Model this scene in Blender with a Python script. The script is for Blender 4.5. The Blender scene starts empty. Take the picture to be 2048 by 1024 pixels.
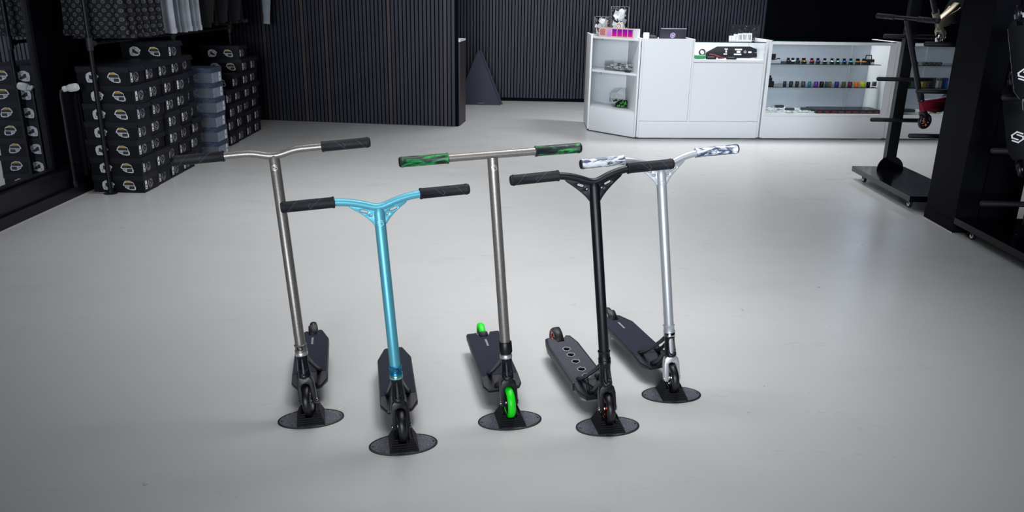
import bpy, bmesh, math, random
from mathutils import Matrix, Vector
R = math.radians
PI = math.pi
SC = bpy.context.scene
COL = SC.collection
rnd = random.Random(7)

# ------------------------------------------------------------------ camera
cam = bpy.data.cameras.new('camera')
cam.sensor_fit = 'HORIZONTAL'
cam.sensor_width = 36.0
cam.lens = 36.0 * 1600 / 2048
cam.clip_start = 0.05
cam_o = bpy.data.objects.new('camera', cam)
COL.objects.link(cam_o)
TH = math.atan(1600 / 4873.0)
cam_o.matrix_world = (Matrix.Translation((0, 0, 1.4)) @ Matrix.Rotation(R(0.65), 4, 'Z')
                      @ Matrix.Rotation(PI / 2 - TH, 4, 'X') @ Matrix.Rotation(R(1.0), 4, 'Z'))
SC.camera = cam_o

# ------------------------------------------------------------------ world, lights, exposure
w = bpy.data.worlds.new('world')
SC.world = w
w.use_nodes = True
w.node_tree.nodes['Background'].inputs[0].default_value = (0.30, 0.42, 1.0, 1)
w.node_tree.nodes['Background'].inputs[1].default_value = 0.02
vs = SC.view_settings
vs.view_transform = 'Standard'
vs.look = 'None'
vs.gamma = 1.0
vs.use_curve_mapping = False
vs.exposure = 0.0


def area(name, loc, rot, sx, sy, power, col, spread=180):
    l = bpy.data.lights.new(name, 'AREA')
    l.shape = 'RECTANGLE'
    l.size, l.size_y = sx, sy
    l.energy = power
    l.color = col
    l.spread = R(spread)
    o = bpy.data.objects.new(name, l)
    o.location = loc
    o.rotation_euler = rot
    COL.objects.link(o)
    return o


COOL = (0.985, 0.99, 1.0)
# ceiling panels: x, y, power, spread
PANELS = [(-1.2, 3.7, 11, 95), (0.45, 3.3, 16, 72), (0.1, 2.0, 2.5, 50), (0.5, 4.7, 8, 90), (-1.1, 5.4, 27, 100), (0.2, 7.4, 23, 120), (0.0, 9.6, 17, 120), (2.4, 8.8, 60, 110), (2.7, 6.6, 11, 110)]
WINDOW = 105
for lx, ly, pw, spr in PANELS:
    area('ceiling_light', (lx, ly, 3.24), (0, 0, 0), 1.2, 0.6, pw, COOL, spr)
# daylight through the shop front behind the camera
if WINDOW:
    area('shop_window_light', (0.0, -3.85, 1.9), (R(92.5), 0, R(-6)), 4.6, 1.8, WINDOW, (0.87, 0.94, 1.0), 54)


# ------------------------------------------------------------------ materials
def srgb(r, g, b):
    f = lambda c: (c / 255 / 12.92) if c / 255 <= 0.04045 else ((c / 255 + 0.055) / 1.055) ** 2.4
    return (f(r), f(g), f(b), 1)


MATS = {}


def mat(name, col, rough=0.5, metal=0.0, spec=0.5, noise=None, bump=None, coat=0.0, aniso=None):
    """col = sRGB tuple; noise=(scale, col2 sRGB, contrast lo, hi[, stretch]); bump=(scale, strength)"""
    if name in MATS:
        return MATS[name]
    m = bpy.data.materials.new(name)
    m.use_nodes = True
    nt = m.node_tree
    b = nt.nodes['Principled BSDF']
    b.inputs['Base Color'].default_value = srgb(*col)
    b.inputs['Roughness'].default_value = rough
    b.inputs['Metallic'].default_value = metal
    b.inputs['Specular IOR Level'].default_value = spec
    b.inputs['Coat Weight'].default_value = coat
    tc = nt.nodes.new('ShaderNodeTexCoord')
    if noise:
        mp = nt.nodes.new('ShaderNodeMapping')
        nt.links.new(tc.outputs['Object'], mp.inputs[0])
        if len(noise) > 4:
            mp.inputs['Scale'].default_value = noise[4]
        n = nt.nodes.new('ShaderNodeTexNoise')
        n.inputs['Scale'].default_value = noise[0]
        n.inputs['Detail'].default_value = 4
        if len(noise) > 5:
            n.inputs['Distortion'].default_value = noise[5]
        nt.links.new(mp.outputs[0], n.inputs['Vector'])
        r = nt.nodes.new('ShaderNodeValToRGB')
        r.color_ramp.elements[0].position = noise[2]
        r.color_ramp.elements[1].position = noise[3]
        r.color_ramp.elements[0].color = srgb(*col)
        r.color_ramp.elements[1].color = srgb(*noise[1])
        nt.links.new(n.outputs['Fac'], r.inputs[0])
        nt.links.new(r.outputs[0], b.inputs['Base Color'])
    if bump:
        n2 = nt.nodes.new('ShaderNodeTexNoise')
        n2.inputs['Scale'].default_value = bump[0]
        n2.inputs['Detail'].default_value = 3
        nt.links.new(tc.outputs['Object'], n2.inputs['Vector'])
        bp = nt.nodes.new('ShaderNodeBump')
        bp.inputs['Strength'].default_value = bump[1]
        bp.inputs['Distance'].default_value = 0.002
        nt.links.new(n2.outputs['Fac'], bp.inputs['Height'])
        nt.links.new(bp.outputs[0], b.inputs['Normal'])
    MATS[name] = m
    return m


def glass(name, tint=(0.972, 0.985, 0.982), refl=1.0):
    if name in MATS:
        return MATS[name]
    m = bpy.data.materials.new(name)
    m.use_nodes = True
    nt = m.node_tree
    for n in list(nt.nodes):
        nt.nodes.remove(n)
    out = nt.nodes.new('ShaderNodeOutputMaterial')
    tr = nt.nodes.new('ShaderNodeBsdfTransparent')
    tr.inputs[0].default_value = (*tint, 1)
    gl = nt.nodes.new('ShaderNodeBsdfGlossy')
    gl.inputs['Roughness'].default_value = 0.02
    fr = nt.nodes.new('ShaderNodeFresnel')
    fr.inputs[0].default_value = 1.45
    mul = nt.nodes.new('ShaderNodeMath')
    mul.operation = 'MULTIPLY'
    mul.inputs[1].default_value = refl
    mx = nt.nodes.new('ShaderNodeMixShader')
    nt.links.new(fr.outputs[0], mul.inputs[0])
    nt.links.new(mul.outputs[0], mx.inputs[0])
    nt.links.new(tr.outputs[0], mx.inputs[1])
    nt.links.new(gl.outputs[0], mx.inputs[2])
    nt.links.new(mx.outputs[0], out.inputs[0])
    MATS[name] = m
    return m


def floor_mat():
    m = bpy.data.materials.new('polished_grey_screed')
    m.use_nodes = True
    nt = m.node_tree
    b = nt.nodes['Principled BSDF']
    tc = nt.nodes.new('ShaderNodeTexCoord')

    def noise(scale, detail, stretch=(1, 1, 1), rot=0.0, dist=0.0):
        mp = nt.nodes.new('ShaderNodeMapping')
        mp.inputs['Scale'].default_value = stretch
        mp.inputs['Rotation'].default_value = (0, 0, rot)
        nt.links.new(tc.outputs['Object'], mp.inputs[0])
        n = nt.nodes.new('ShaderNodeTexNoise')
        n.inputs['Scale'].default_value = scale
        n.inputs['Detail'].default_value = detail
        n.inputs['Distortion'].default_value = dist
        nt.links.new(mp.outputs[0], n.inputs['Vector'])
        return n

    def mixc(fac, a, bb):
        x = nt.nodes.new('ShaderNodeMix')
        x.data_type = 'RGBA'
        nt.links.new(fac, x.inputs[0])
        for s, v in ((6, a), (7, bb)):
            if isinstance(v, tuple):
                x.inputs[s].default_value = v
            else:
                nt.links.new(v, x.inputs[s])
        return x.outputs[2]

    def ramp(src, lo, hi, a=0.0, c=1.0):
        r = nt.nodes.new('ShaderNodeMapRange')
        r.inputs[1].default_value, r.inputs[2].default_value = lo, hi
        r.inputs[3].default_value, r.inputs[4].default_value = a, c
        nt.links.new(src, r.inputs[0])
        return r.outputs[0]
    clouds = noise(0.9, 6, (1, 1.3, 1), 0.4, 0.6)
    trowel = noise(2.2, 6, (1, 2.6, 1), 0.5, 1.4)
    fine = noise(9, 6, (1, 6, 1), -0.5, 0.8)
    c1 = mixc(ramp(clouds.outputs['Fac'], 0.3, 0.7), srgb(181, 182, 182), srgb(190, 190, 190))
    c2 = mixc(ramp(trowel.outputs['Fac'], 0.35, 0.7), c1, srgb(185, 187, 188))
    scr = noise(1.3, 3, (1, 1, 1), 0, 3.0)
    sc2 = nt.nodes.new('ShaderNodeMath')
    sc2.operation = 'SUBTRACT'
    sc2.inputs[1].default_value = 0.5
    nt.links.new(scr.outputs['Fac'], sc2.inputs[0])
    sc3 = nt.nodes.new('ShaderNodeMath')
    sc3.operation = 'ABSOLUTE'
    nt.links.new(sc2.outputs[0], sc3.inputs[0])
    lines = ramp(sc3.outputs[0], 0.0, 0.0028, 0.09, 0.0)
    gate = noise(1.1, 2, (1, 1, 1), 1.0, 0)
    g2 = ramp(gate.outputs['Fac'], 0.52, 0.62)
    lg = nt.nodes.new('ShaderNodeMath')
    lg.operation = 'MULTIPLY'
    nt.links.new(lines, lg.inputs[0])
    nt.links.new(g2, lg.inputs[1])
    c3 = mixc(lg.outputs[0], c2, srgb(120, 120, 124))
    spots = noise(26, 3, (1, 1, 1), 0, 0.5)
    c4 = mixc(ramp(spots.outputs['Fac'], 0.745, 0.78, 0, 0.6), c3, srgb(110, 110, 115))
    nt.links.new(c4, b.inputs['Base Color'])
    nt.links.new(ramp(trowel.outputs['Fac'], 0.3, 0.7, 0.27, 0.35), b.inputs['Roughness'])
    b.inputs['Specular IOR Level'].default_value = 0.45
    bp = nt.nodes.new('ShaderNodeBump')
    bp.inputs['Strength'].default_value = 0.05
    bp.inputs['Distance'].default_value = 0.006
    nt.links.new(fine.outputs['Fac'], bp.inputs['Height'])
    nt.links.new(bp.outputs[0], b.inputs['Normal'])
    return m


def slat_mat(name, base, warm, thr):
    """each slat takes its own tone from its place along the wall"""
    m = bpy.data.materials.new(name)
    m.use_nodes = True
    nt = m.node_tree
    b = nt.nodes['Principled BSDF']
    at = nt.nodes.new('ShaderNodeAttribute')
    at.attribute_name = 'tone'
    r = nt.nodes.new('ShaderNodeValToRGB')
    r.color_ramp.elements[0].position = 0.0
    r.color_ramp.elements[0].color = srgb(*base)
    r.color_ramp.elements[1].position = 1.0
    r.color_ramp.elements[1].color = srgb(*warm)
    e = r.color_ramp.elements.new(thr)
    e.color = srgb(*[int(a * 0.7 + c * 0.3) for a, c in zip(base, warm)])
    nt.links.new(at.outputs['Fac'], r.inputs[0])
    tc = nt.nodes.new('ShaderNodeTexCoord')
    mp = nt.nodes.new('ShaderNodeMapping')
    mp.inputs['Scale'].default_value = (60, 60, 2)
    nt.links.new(tc.outputs['Object'], mp.inputs[0])
    n = nt.nodes.new('ShaderNodeTexNoise')
    n.inputs['Scale'].default_value = 1.5
    n.inputs['Detail'].default_value = 4
    nt.links.new(mp.outputs[0], n.inputs['Vector'])
    x = nt.nodes.new('ShaderNodeMix')
    x.data_type = 'RGBA'
    x.blend_type = 'MULTIPLY'
    x.inputs[0].default_value = 0.5
    nt.links.new(r.outputs[0], x.inputs[6])
    nt.links.new(n.outputs['Fac'], x.inputs[7])
    nt.links.new(x.outputs[2], b.inputs['Base Color'])
    b.inputs['Roughness'].default_value = 0.55
    return m


BLK = mat('satin_black_paint', (12, 13, 21), 0.38, spec=.4)
BLKM = mat('matte_black_plastic', (13, 14, 22), 0.5, spec=.4)
NECK = mat('black_anodised_alloy', (13, 14, 24), 0.36, 0.0, 0.45)
RUB = mat('black_rubber', (15, 16, 25), 0.6, spec=.35, bump=(900, 0.35))
LINE = mat('grey_moulded_line', (74, 77, 92), 0.5)
GRIT = mat('grip_tape_grit', (30, 32, 44), 0.85, spec=0.25, noise=(900, (66, 69, 86), 0.45, 0.75), bump=(1400, 0.7))
SPARK = mat('sparkly_grip_tape', (48, 50, 62), 0.7, spec=0.4, noise=(1000, (120, 122, 130), 0.5, 0.72), bump=(1400, 0.6))
DECKM = mat('black_deck_alloy', (26, 28, 39), 0.45, spec=.4)
RAW = mat('brushed_raw_steel', (126, 120, 117), 0.40, 0.62, noise=(60, (142, 136, 132), 0.35, 0.65, (3, 3, 3)))
CHROME = mat('chrome', (225, 225, 228), 0.12, 1.0)
ALU = mat('brushed_aluminium', (205, 206, 210), 0.36, 0.7)
SILV = mat('matte_silver_bar', (186, 188, 194), 0.42, 0.5)
TEAL = mat('metallic_sky_blue', (92, 170, 192), 0.42, 0.4, noise=(3, (100, 180, 200), 0.3, 0.7))
TEALD = mat('deep_blue_anodised', (24, 132, 176), 0.3, 0.6)
TEALR = mat('pale_teal_anodised', (150, 220, 222), 0.22, 0.8)
GREEN = mat('neon_green_urethane', (8, 222, 22), 0.42)
GRIPG = mat('green_marbled_rubber', (12, 22, 26), 0.5, noise=(16, (8, 140, 62), 0.47, 0.62, (1, 3, 3), 1.5), bump=(500, 0.2))
GRIPW = mat('white_marbled_rubber', (62, 74, 104), 0.45, noise=(17, (222, 224, 230), 0.42, 0.55, (1, 3, 3), 1.8), bump=(500, 0.2))
WHT = mat('white_laminate', (234, 236, 240), 0.38)
WHT2 = mat('white_plastic', (225, 226, 228), 0.4)
WALLB = mat('black_wall_paint', (3, 4, 11), 0.65, spec=.06, noise=(3, (5, 6, 15), 0.3, 0.7, (1, 1, 6)))
NAVY = mat('navy_black_pillar_paint', (5, 6, 13), 0.6, spec=.08, noise=(5, (7, 8, 16), 0.3, 0.7))
GLOSSB = mat('glossy_black_steel', (8, 9, 16), 0.12)
RACKB = mat('black_rack_steel', (9, 10, 17), 0.4, spec=.3)
BOXB = mat('black_card', (10, 11, 18), 0.5, spec=.3)
BOXL = mat('black_card_lid', (24, 26, 38), 0.5, spec=.35)
PAPER = mat('white_print', (232, 233, 237), 0.6)
GPRINT = mat('grey_print', (172, 175, 186), 0.6)
DPRINT = mat('dark_print', (48, 52, 58), 0.6)
YPRINT = mat('yellow_print', (205, 170, 52), 0.6)
GBOX = mat('blue_grey_card', (94, 101, 113), 0.6)
GBOXE = mat('pale_blue_card', (148, 158, 178), 0.6, noise=(25, (130, 141, 164), 0.4, 0.6))
GLID = mat('dark_blue_patterned_lid', (46, 57, 80), 0.6, noise=(30, (66, 78, 102), 0.45, 0.55, (1, 1, 1), 2.0))
PIPE = mat('black_iron_pipe', (17, 18, 26), 0.45, spec=.35)
GLASS = glass('clear_glass')
GLASSE = mat('green_glass_edge', (30, 62, 62), 0.15)
ACRY = glass('clear_acrylic', (0.975, 0.985, 0.985), 0.45)
FLOOR = floor_mat()


def mirror_mat():
    m = bpy.data.materials.new('mirror_silver')
    m.use_nodes = True
    b = m.node_tree.nodes['Principled BSDF']
    b.inputs['Base Color'].default_value = (0.72, 0.75, 0.8, 1)
    b.inputs['Metallic'].default_value = 1
    b.inputs['Roughness'].default_value = 0.015
    return m


def lamp_mat(name, col, s):
    m = bpy.data.materials.new(name)
    m.use_nodes = True
    b = m.node_tree.nodes['Principled BSDF']
    b.inputs['Emission Color'].default_value = (*col, 1)
    b.inputs['Emission Strength'].default_value = s
    return m


# ------------------------------------------------------------------ mesh builder
class M:
    def __init__(s):
        s.bm = bmesh.new()
        s.mi = 0

    def add(s, vs, fs, mx=None):
        v = [s.bm.verts.new((mx @ Vector(p)) if mx else p) for p in vs]
        out = []
        for f in fs:
            try:
                fc = s.bm.faces.new([v[i] for i in f])
                fc.material_index = s.mi
                out.append(fc)
            except ValueError:
                pass
        return v, out

    def bev(s, faces, w, seg=2, ang=25):
        es = set()
        for f in faces:
            for e in f.edges:
                if len(e.link_faces) == 2 and e.calc_face_angle(0) > R(ang):
                    es.add(e)
        if es:
            r = bmesh.ops.bevel(s.bm, geom=list(es), offset=w, segments=seg, affect='EDGES', profile=0.5, clamp_overlap=True)
            for f in r['faces']:
                f.material_index = s.mi
        return s

    def box(s, c, d, mx=None, b=0.0, seg=2):
        x, y, z = d[0] / 2, d[1] / 2, d[2] / 2
        vs = [(c[0] + i * x, c[1] + j * y, c[2] + k * z) for i in (-1, 1) for j in (-1, 1) for k in (-1, 1)]
        _, f = s.add(vs, [(0, 1, 3, 2), (4, 6, 7, 5), (0, 4, 5, 1), (2, 3, 7, 6), (0, 2, 6, 4), (1, 5, 7, 3)], mx)
        if b:
            s.bev(f, b, seg)
        return s

    def bb(s, lo, hi, mx=None, b=0.0):
        return s.box([(a + c) / 2 for a, c in zip(lo, hi)], [c - a for a, c in zip(lo, hi)], mx, b)

    def loft(s, rings, mx=None, caps=True, b=0.0, closed=False):
        n = len(rings[0])
        vs = [p for r in rings for p in r]
        fs = []
        m = len(rings)
        for i in range(m if closed else m - 1):
            for j in range(n):
                a, c = i * n, ((i + 1) % m) * n
                k = (j + 1) % n
                fs.append((a + j, a + k, c + k, c + j))
        if caps and not closed:
            fs.append(tuple(range(n - 1, -1, -1)))
            fs.append(tuple((m - 1) * n + j for j in range(n)))
        _, f = s.add(vs, fs, mx)
        bmesh.ops.recalc_face_normals(s.bm, faces=f)
        if b:
            s.bev(f, b)
        return s

    def prism(s, poly, h0, h1, mx=None, b=0.0):
        return s.loft([[(x, y, h0) for x, y in poly], [(x, y, h1) for x, y in poly]], mx, True, b)

    def tube(s, pts, r, n=12, mx=None, caps=True, flat=1.0, closed=False):
        pts = [Vector(p) for p in pts]
        rs = r if isinstance(r, (list, tuple)) else [r] * len(pts)
        rings = []
        up = None
        N = len(pts)
        for i, p in enumerate(pts):
            if closed:
                t = (pts[(i + 1) % N] - pts[i - 1]).normalized()
            else:
                t = (pts[min(i + 1, N - 1)] - pts[max(i - 1, 0)]).normalized()
            if up is None:
                up = Vector((0, 0, 1)) if abs(t.z) < 0.9 else Vector((0, 1, 0))
            a = t.cross(up)
            if a.length < 1e-6:
                a = t.cross(Vector((1, 0, 0)))
            a.normalize()
            bb = a.cross(t).normalized()
            up = bb
            rings.append([p + a * (rs[i] * math.cos(2 * PI * k / n)) + bb * (rs[i] * flat * math.sin(2 * PI * k / n)) for k in range(n)])
        return s.loft(rings, mx, caps and not closed, 0, closed)

    def cyl(s, p0, p1, r0, r1=None, n=16, mx=None):
        return s.tube([p0, p1], [r0, r0 if r1 is None else r1], n, mx)

    def lathe(s, prof, n=32, mx=None, closed=False):
        """profile of (radius, height) around local Z; closed = the profile is a loop"""
        rings = [[(r * math.cos(2 * PI * k / n), r * math.sin(2 * PI * k / n), z) for k in range(n)] for r, z in prof]
        return s.loft(rings, mx, not closed, 0, closed)

    def shape(s, outer, holes, th, mx=None, bevel=0.0):
        """flat outline with holes, extruded th along local Z (centred)"""
        cu = bpy.data.curves.new('tmp', 'CURVE')
        cu.dimensions = '2D'
        cu.fill_mode = 'BOTH'
        cu.extrude = max(th / 2 - bevel, 0.0)
        cu.bevel_depth = bevel
        cu.bevel_resolution = 1
        for loop in [outer] + list(holes):
            sp = cu.splines.new('POLY')
            sp.points.add(len(loop) - 1)
            for p, q in zip(sp.points, loop):
                p.co = (q[0], q[1], 0, 1)
            sp.use_cyclic_u = True
        o = bpy.data.objects.new('tmp', cu)
        me = o.to_mesh()
        s.add([v.co[:] for v in me.vertices], [tuple(p.vertices) for p in me.polygons], mx)
        o.to_mesh_clear()
        bpy.data.objects.remove(o)
        bpy.data.curves.remove(cu)
        bmesh.ops.remove_doubles(s.bm, verts=s.bm.verts, dist=1e-6)
        return s

    def strokes(s, lines, wd, th, mx=None):
        """flat strokes (lists of 2D points) of width wd, thickness th"""
        k_ = 0
        for ln in lines:
            for (x0, y0), (x1, y1) in zip(ln, ln[1:]):
                dx, dy = x1 - x0, y1 - y0
                L = math.hypot(dx, dy)
                if L < 1e-9:
                    continue
                ux, uy = dx / L, dy / L
                e = wd / 2
                q = [(x0 - ux * e - uy * e, y0 - uy * e + ux * e), (x0 - ux * e + uy * e, y0 - uy * e - ux * e),
                     (x1 + ux * e + uy * e, y1 + uy * e - ux * e), (x1 + ux * e - uy * e, y1 + uy * e + ux * e)]
                s.prism(q, 0, th + k_ * 3e-5, mx)
                k_ += 1
        return s

    def build(s, name, mats, parent=None, mx=None, smooth=40):
        me = bpy.data.meshes.new(name)
        bmesh.ops.remove_doubles(s.bm, verts=s.bm.verts, dist=1e-7)
        s.bm.to_mesh(me)
        s.bm.free()
        for m_ in (mats if isinstance(mats, (list, tuple)) else [mats]):
            me.materials.append(m_)
        if smooth:
            for p in me.polygons:
                p.use_smooth = True
            me.set_sharp_from_angle(angle=R(smooth))
        o = bpy.data.objects.new(name, me)
        COL.objects.link(o)
        if parent:
            o.parent = parent
        if mx is not None:
            o.matrix_basis = mx
        return o


def empty(name, loc=(0, 0, 0), mx=None):
    o = bpy.data.objects.new(name, None)
    o.empty_display_size = 0.05
    COL.objects.link(o)
    o.location = loc
    if mx is not None:
        o.matrix_basis = mx
    return o


def tag(o, label, cat, group=None, kind=None):
    o['label'] = label
    o['category'] = cat
    if group:
        o['group'] = group
    if kind:
        o['kind'] = kind
    return o


def struct(o):
    o['kind'] = 'structure'
    return o


def copy_tree(o, parent=None):
    c = o.copy()
    COL.objects.link(c)
    if parent:
        c.parent = parent
    for ch in list(o.children):
        copy_tree(ch, c)
    return c


def circ(cx, cy, r, n=20, ry=None):
    return [(cx + r * math.cos(2 * PI * k / n), cy + (ry or r) * math.sin(2 * PI * k / n)) for k in range(n)]


T = Matrix.Translation
RX = lambda a: Matrix.Rotation(a, 4, 'X')
RY = lambda a: Matrix.Rotation(a, 4, 'Y')
RZ = lambda a: Matrix.Rotation(a, 4, 'Z')

# hexagonal S mark, unit radius
SMARK = [[(.80, .46), (0, .92), (-.80, .46), (-.80, .02), (.0, -.44)],
         [(-.80, -.46), (0, -.92), (.80, -.46), (.80, -.02), (.0, .44)]]


def smark(m, r, wd, th, mx):
    m.strokes([[(x * r, y * r) for x, y in ln] for ln in SMARK], wd, th, mx)


def smark_wrap(m, r, wd, th, rad, zc):
    """the same mark laid round the front (-Y) of a tube of radius rad"""
    n0 = len(m.bm.verts)
    fine = []
    for ln in SMARK:
        for a, c in zip(ln, ln[1:]):
            fine += [[(a[0] + (c[0] - a[0]) * i / 4, a[1] + (c[1] - a[1]) * i / 4), (a[0] + (c[0] - a[0]) * (i + 1) / 4, a[1] + (c[1] - a[1]) * (i + 1) / 4)] for i in range(4)]
    m.strokes([[(x * r, y * r) for x, y in ln] for ln in fine], wd, th)
    m.bm.verts.ensure_lookup_table()
    for v in m.bm.verts[n0:]:
        a = v.co.x / rad
        q = rad + v.co.z - th * .3
        v.co = Vector((q * math.sin(a), -q * math.cos(a), zc + v.co.y))


# ------------------------------------------------------------------ the setting
m = M(); m.bb((-3.3, -4.2, -0.1), (6.2, 12.2, 0.0)); struct(m.build('floor', FLOOR))
m = M(); m.bb((-3.3, -4.2, 3.3), (6.2, 12.2, 3.4)); struct(m.build('ceiling', WALLB))
m = M(); m.bb((-3.3, -4.2, 0), (-3.205, 12.2, 3.3)); struct(m.build('wall_left', WALLB))
m = M(); m.bb((6.0, -4.2, 0), (6.2, 12.2, 3.3)); struct(m.build('wall_right', WALLB))
# back wall: panel, battens and plinth
SLAT = slat_mat('dark_stained_battens', (26, 31, 52), (42, 39, 55), 0.75)
SLATW = slat_mat('dark_walnut_battens', (24, 28, 48), (66, 55, 59), 0.72)


def slat_wall(name, L, h, pitch, wdt, mtl, mx, seed, plinth=0.0, dep=0.024):
    rr = random.Random(seed)
    m = M()
    m.mi = 1
    m.bb((0, 0, 0), (L, 0.04, h))
    tones = [0.0] * len(m.bm.faces)
    m.mi = 0
    k = 0
    x = 0.004
    while x + wdt < L:
        n0 = len(m.bm.faces)
        m.bb((x, -dep, plinth), (x + wdt, 0.0, h))
        t = rr.random()
        tones += [t * (0.72 if rr.random() < 0.8 else 1.0)] * (len(m.bm.faces) - n0)
        x += pitch
    if plinth:
        m.mi = 1
        n0 = len(m.bm.faces)
        m.bb((0, -dep - 0.004, 0), (L, 0, plinth))
        tones += [0.0] * (len(m.bm.faces) - n0)
    me_o = m.build(name, [mtl, mat('felt_backing', (4, 6, 16), 0.95, spec=.1)], None, mx, 0)
    a = me_o.data.attributes.new('tone', 'FLOAT', 'FACE')
    a.data.foreach_set('value', tones[:len(me_o.data.polygons)])
    return me_o


struct(slat_wall('wall_back', 6.40, 3.3, 0.0425, 0.029, SLAT, T((-3.20, 11.1, 0)), 3, 0.045))
m = M(); m.bb((3.2, 11.55, 0), (6.0, 11.65, 3.3)); struct(m.build('wall_recess', WALLB))
m = M(); m.bb((4.90, 11.530, 2.35), (5.50, 11.536, 3.22)); w2 = struct(m.build('window_2', lamp_mat('daylight_pane', (0.55, 0.72, 1.0), 7.0)))
m = M()
for lo, hi in [((4.85, 11.50, 2.30), (5.55, 11.55, 2.35)), ((4.85, 11.50, 3.22), (5.55, 11.55, 3.27)), ((4.85, 11.50, 2.35), (4.90, 11.55, 3.22)), ((5.50, 11.50, 2.35), (5.55, 11.55, 3.22))]:
    m.bb(lo, hi)
m.build('window_frame', BLK, w2, None, 0)
m = M(); m.bb((3.16, 11.14, 0), (3.2, 11.6, 3.3)); struct(m.build('wall_return', WALLB))
# partition with the walnut tinted battens, its end and the low desk behind it
PA = Vector((-3.205, 9.035, 0)); PB = Vector((-0.715, 8.783, 0))
pang = math.atan2(PB.y - PA.y, PB.x - PA.x)
PM = T(PA) @ RZ(pang)
PL = (PB - PA).length
struct(slat_wall('wall_partition', PL, 3.3, 0.0435, 0.031, SLATW, PM, 11))
m = M()
m.bb((PL - 1.5, 0.045, 0), (PL + 0.012, 0.40, 0.895), b=0.003)
o = m.build('desk', mat('dark_walnut_panel', (52, 44, 48), 0.5, noise=(8, (40, 35, 40), 0.3, 0.7, (14, 14, 1))), None, PM)
m = M(); m.bb((PL - 1.5, 0.045, 0.897), (PL + 0.014, 0.405, 0.917), b=0.002); m.build('worktop', WHT, o)
m = M(); m.bb((PL - 1.5, 0.05, 0.918), (PL - 0.012, 0.075, 0.955), b=0.002); m.build('splashback', WHT, o)
tag(o, 'low dark wood desk with a white top, mostly hidden behind the batten partition', 'desk')
# front wall with its shop window, behind the camera
m = M()
for lo, hi in [((-3.16, -4.2, 0), (-2.4, -4.0, 3.3)), ((2.4, -4.2, 0), (6.0, -4.0, 3.3)), ((-2.4, -4.2, 0), (2.4, -4.0, 0.5)), ((-2.4, -4.2, 2.9), (2.4, -4.0, 3.3))]:
    m.bb(lo, hi)
struct(m.build('wall_front', WALLB))
m = M()
for x in (-2.38, 0, 2.38):
    m.bb((x - 0.03, -4.1, 0.5), (x + 0.03, -4.02, 2.9))
wf = struct(m.build('window_1', BLK))
# baseboard on the left wall with its pale sealant line
m = M(); m.bb((-3.205, -4.0, 0), (-3.12, 9.0, 0.20), b=0.004); m.bb((-3.12, -4.0, 0.0), (-3.095, 9.0, 0.075), b=0.01)
struct(m.build('baseboard_left', mat('black_gloss_paint', (9, 10, 17), 0.35, spec=.35)))
m = M(); m.bb((-3.095, -4.0, 0), (-3.088, 5.9, 0.004)); m.bb((2.728, 4.925, 0), (2.736, 5.305, 0.004)); struct(m.build('trim_1', mat('pale_sealant', (190, 190, 194), 0.6)))
# pillar
m = M(); m.bb((2.74, 4.93, 0.075), (3.12, 5.302, 3.3), b=0.006); m.bb((2.736, 4.926, 0), (3.124, 5.306, 0.075), b=0.004)
struct(m.build('trim_2', NAVY)).name = 'wall_pillar'
m = M(); m.bb((2.88, 4.93 - 0.012, 0.0), (3.121, 4.932, 3.3), b=0.003); struct(m.build('trim_2', WALLB))

# ------------------------------------------------------------------ push scooters
WR = 0.055


def wheel_mesh(tyre, core, bolt, parent, mx, spokes=5, name='wheel'):
    W = 0.0135
    prof = []
    for k in range(13):
        a = PI * k / 12
        prof.append((WR - 0.0115 + 0.0115 * math.sin(a) ** 0.7 if 0 < k < 12 else WR - 0.0115, -W * math.cos(a)))
    prof += [(0.041, W * 0.92), (0.039, W * 0.6), (0.039, -W * 0.6), (0.041, -W * 0.92)]
    m = M()
    m.lathe(prof, 40, RY(PI / 2), True)
    o = m.build(name, tyre, parent, mx)
    m = M()
    m.lathe([(0.0405, -0.010), (0.0405, 0.010), (0.033, 0.008), (0.033, -0.008)], 40, RY(PI / 2), True)
    m.lathe([(0.0165, -0.0115), (0.0165, 0.0115), (0.004, 0.0115), (0.004, -0.0115)], 24, RY(PI / 2), True)
    for k in range(spokes):
        a = 2 * PI * k / spokes
        for d in (-0.16, 0.16):
            m.box((0, 0, 0.0245), (0.014, 0.0055, 0.021), RX(a + d), 0.001)
    c = m.build('wheel_core', core, o)
    for sx in (-1, 1):
        m = M()
        m.cyl((sx * 0.012, 0, 0), (sx * 0.0145, 0, 0), 0.011, 0.010, 20)
        m.build('bearing', bolt, o)
    return o


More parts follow.
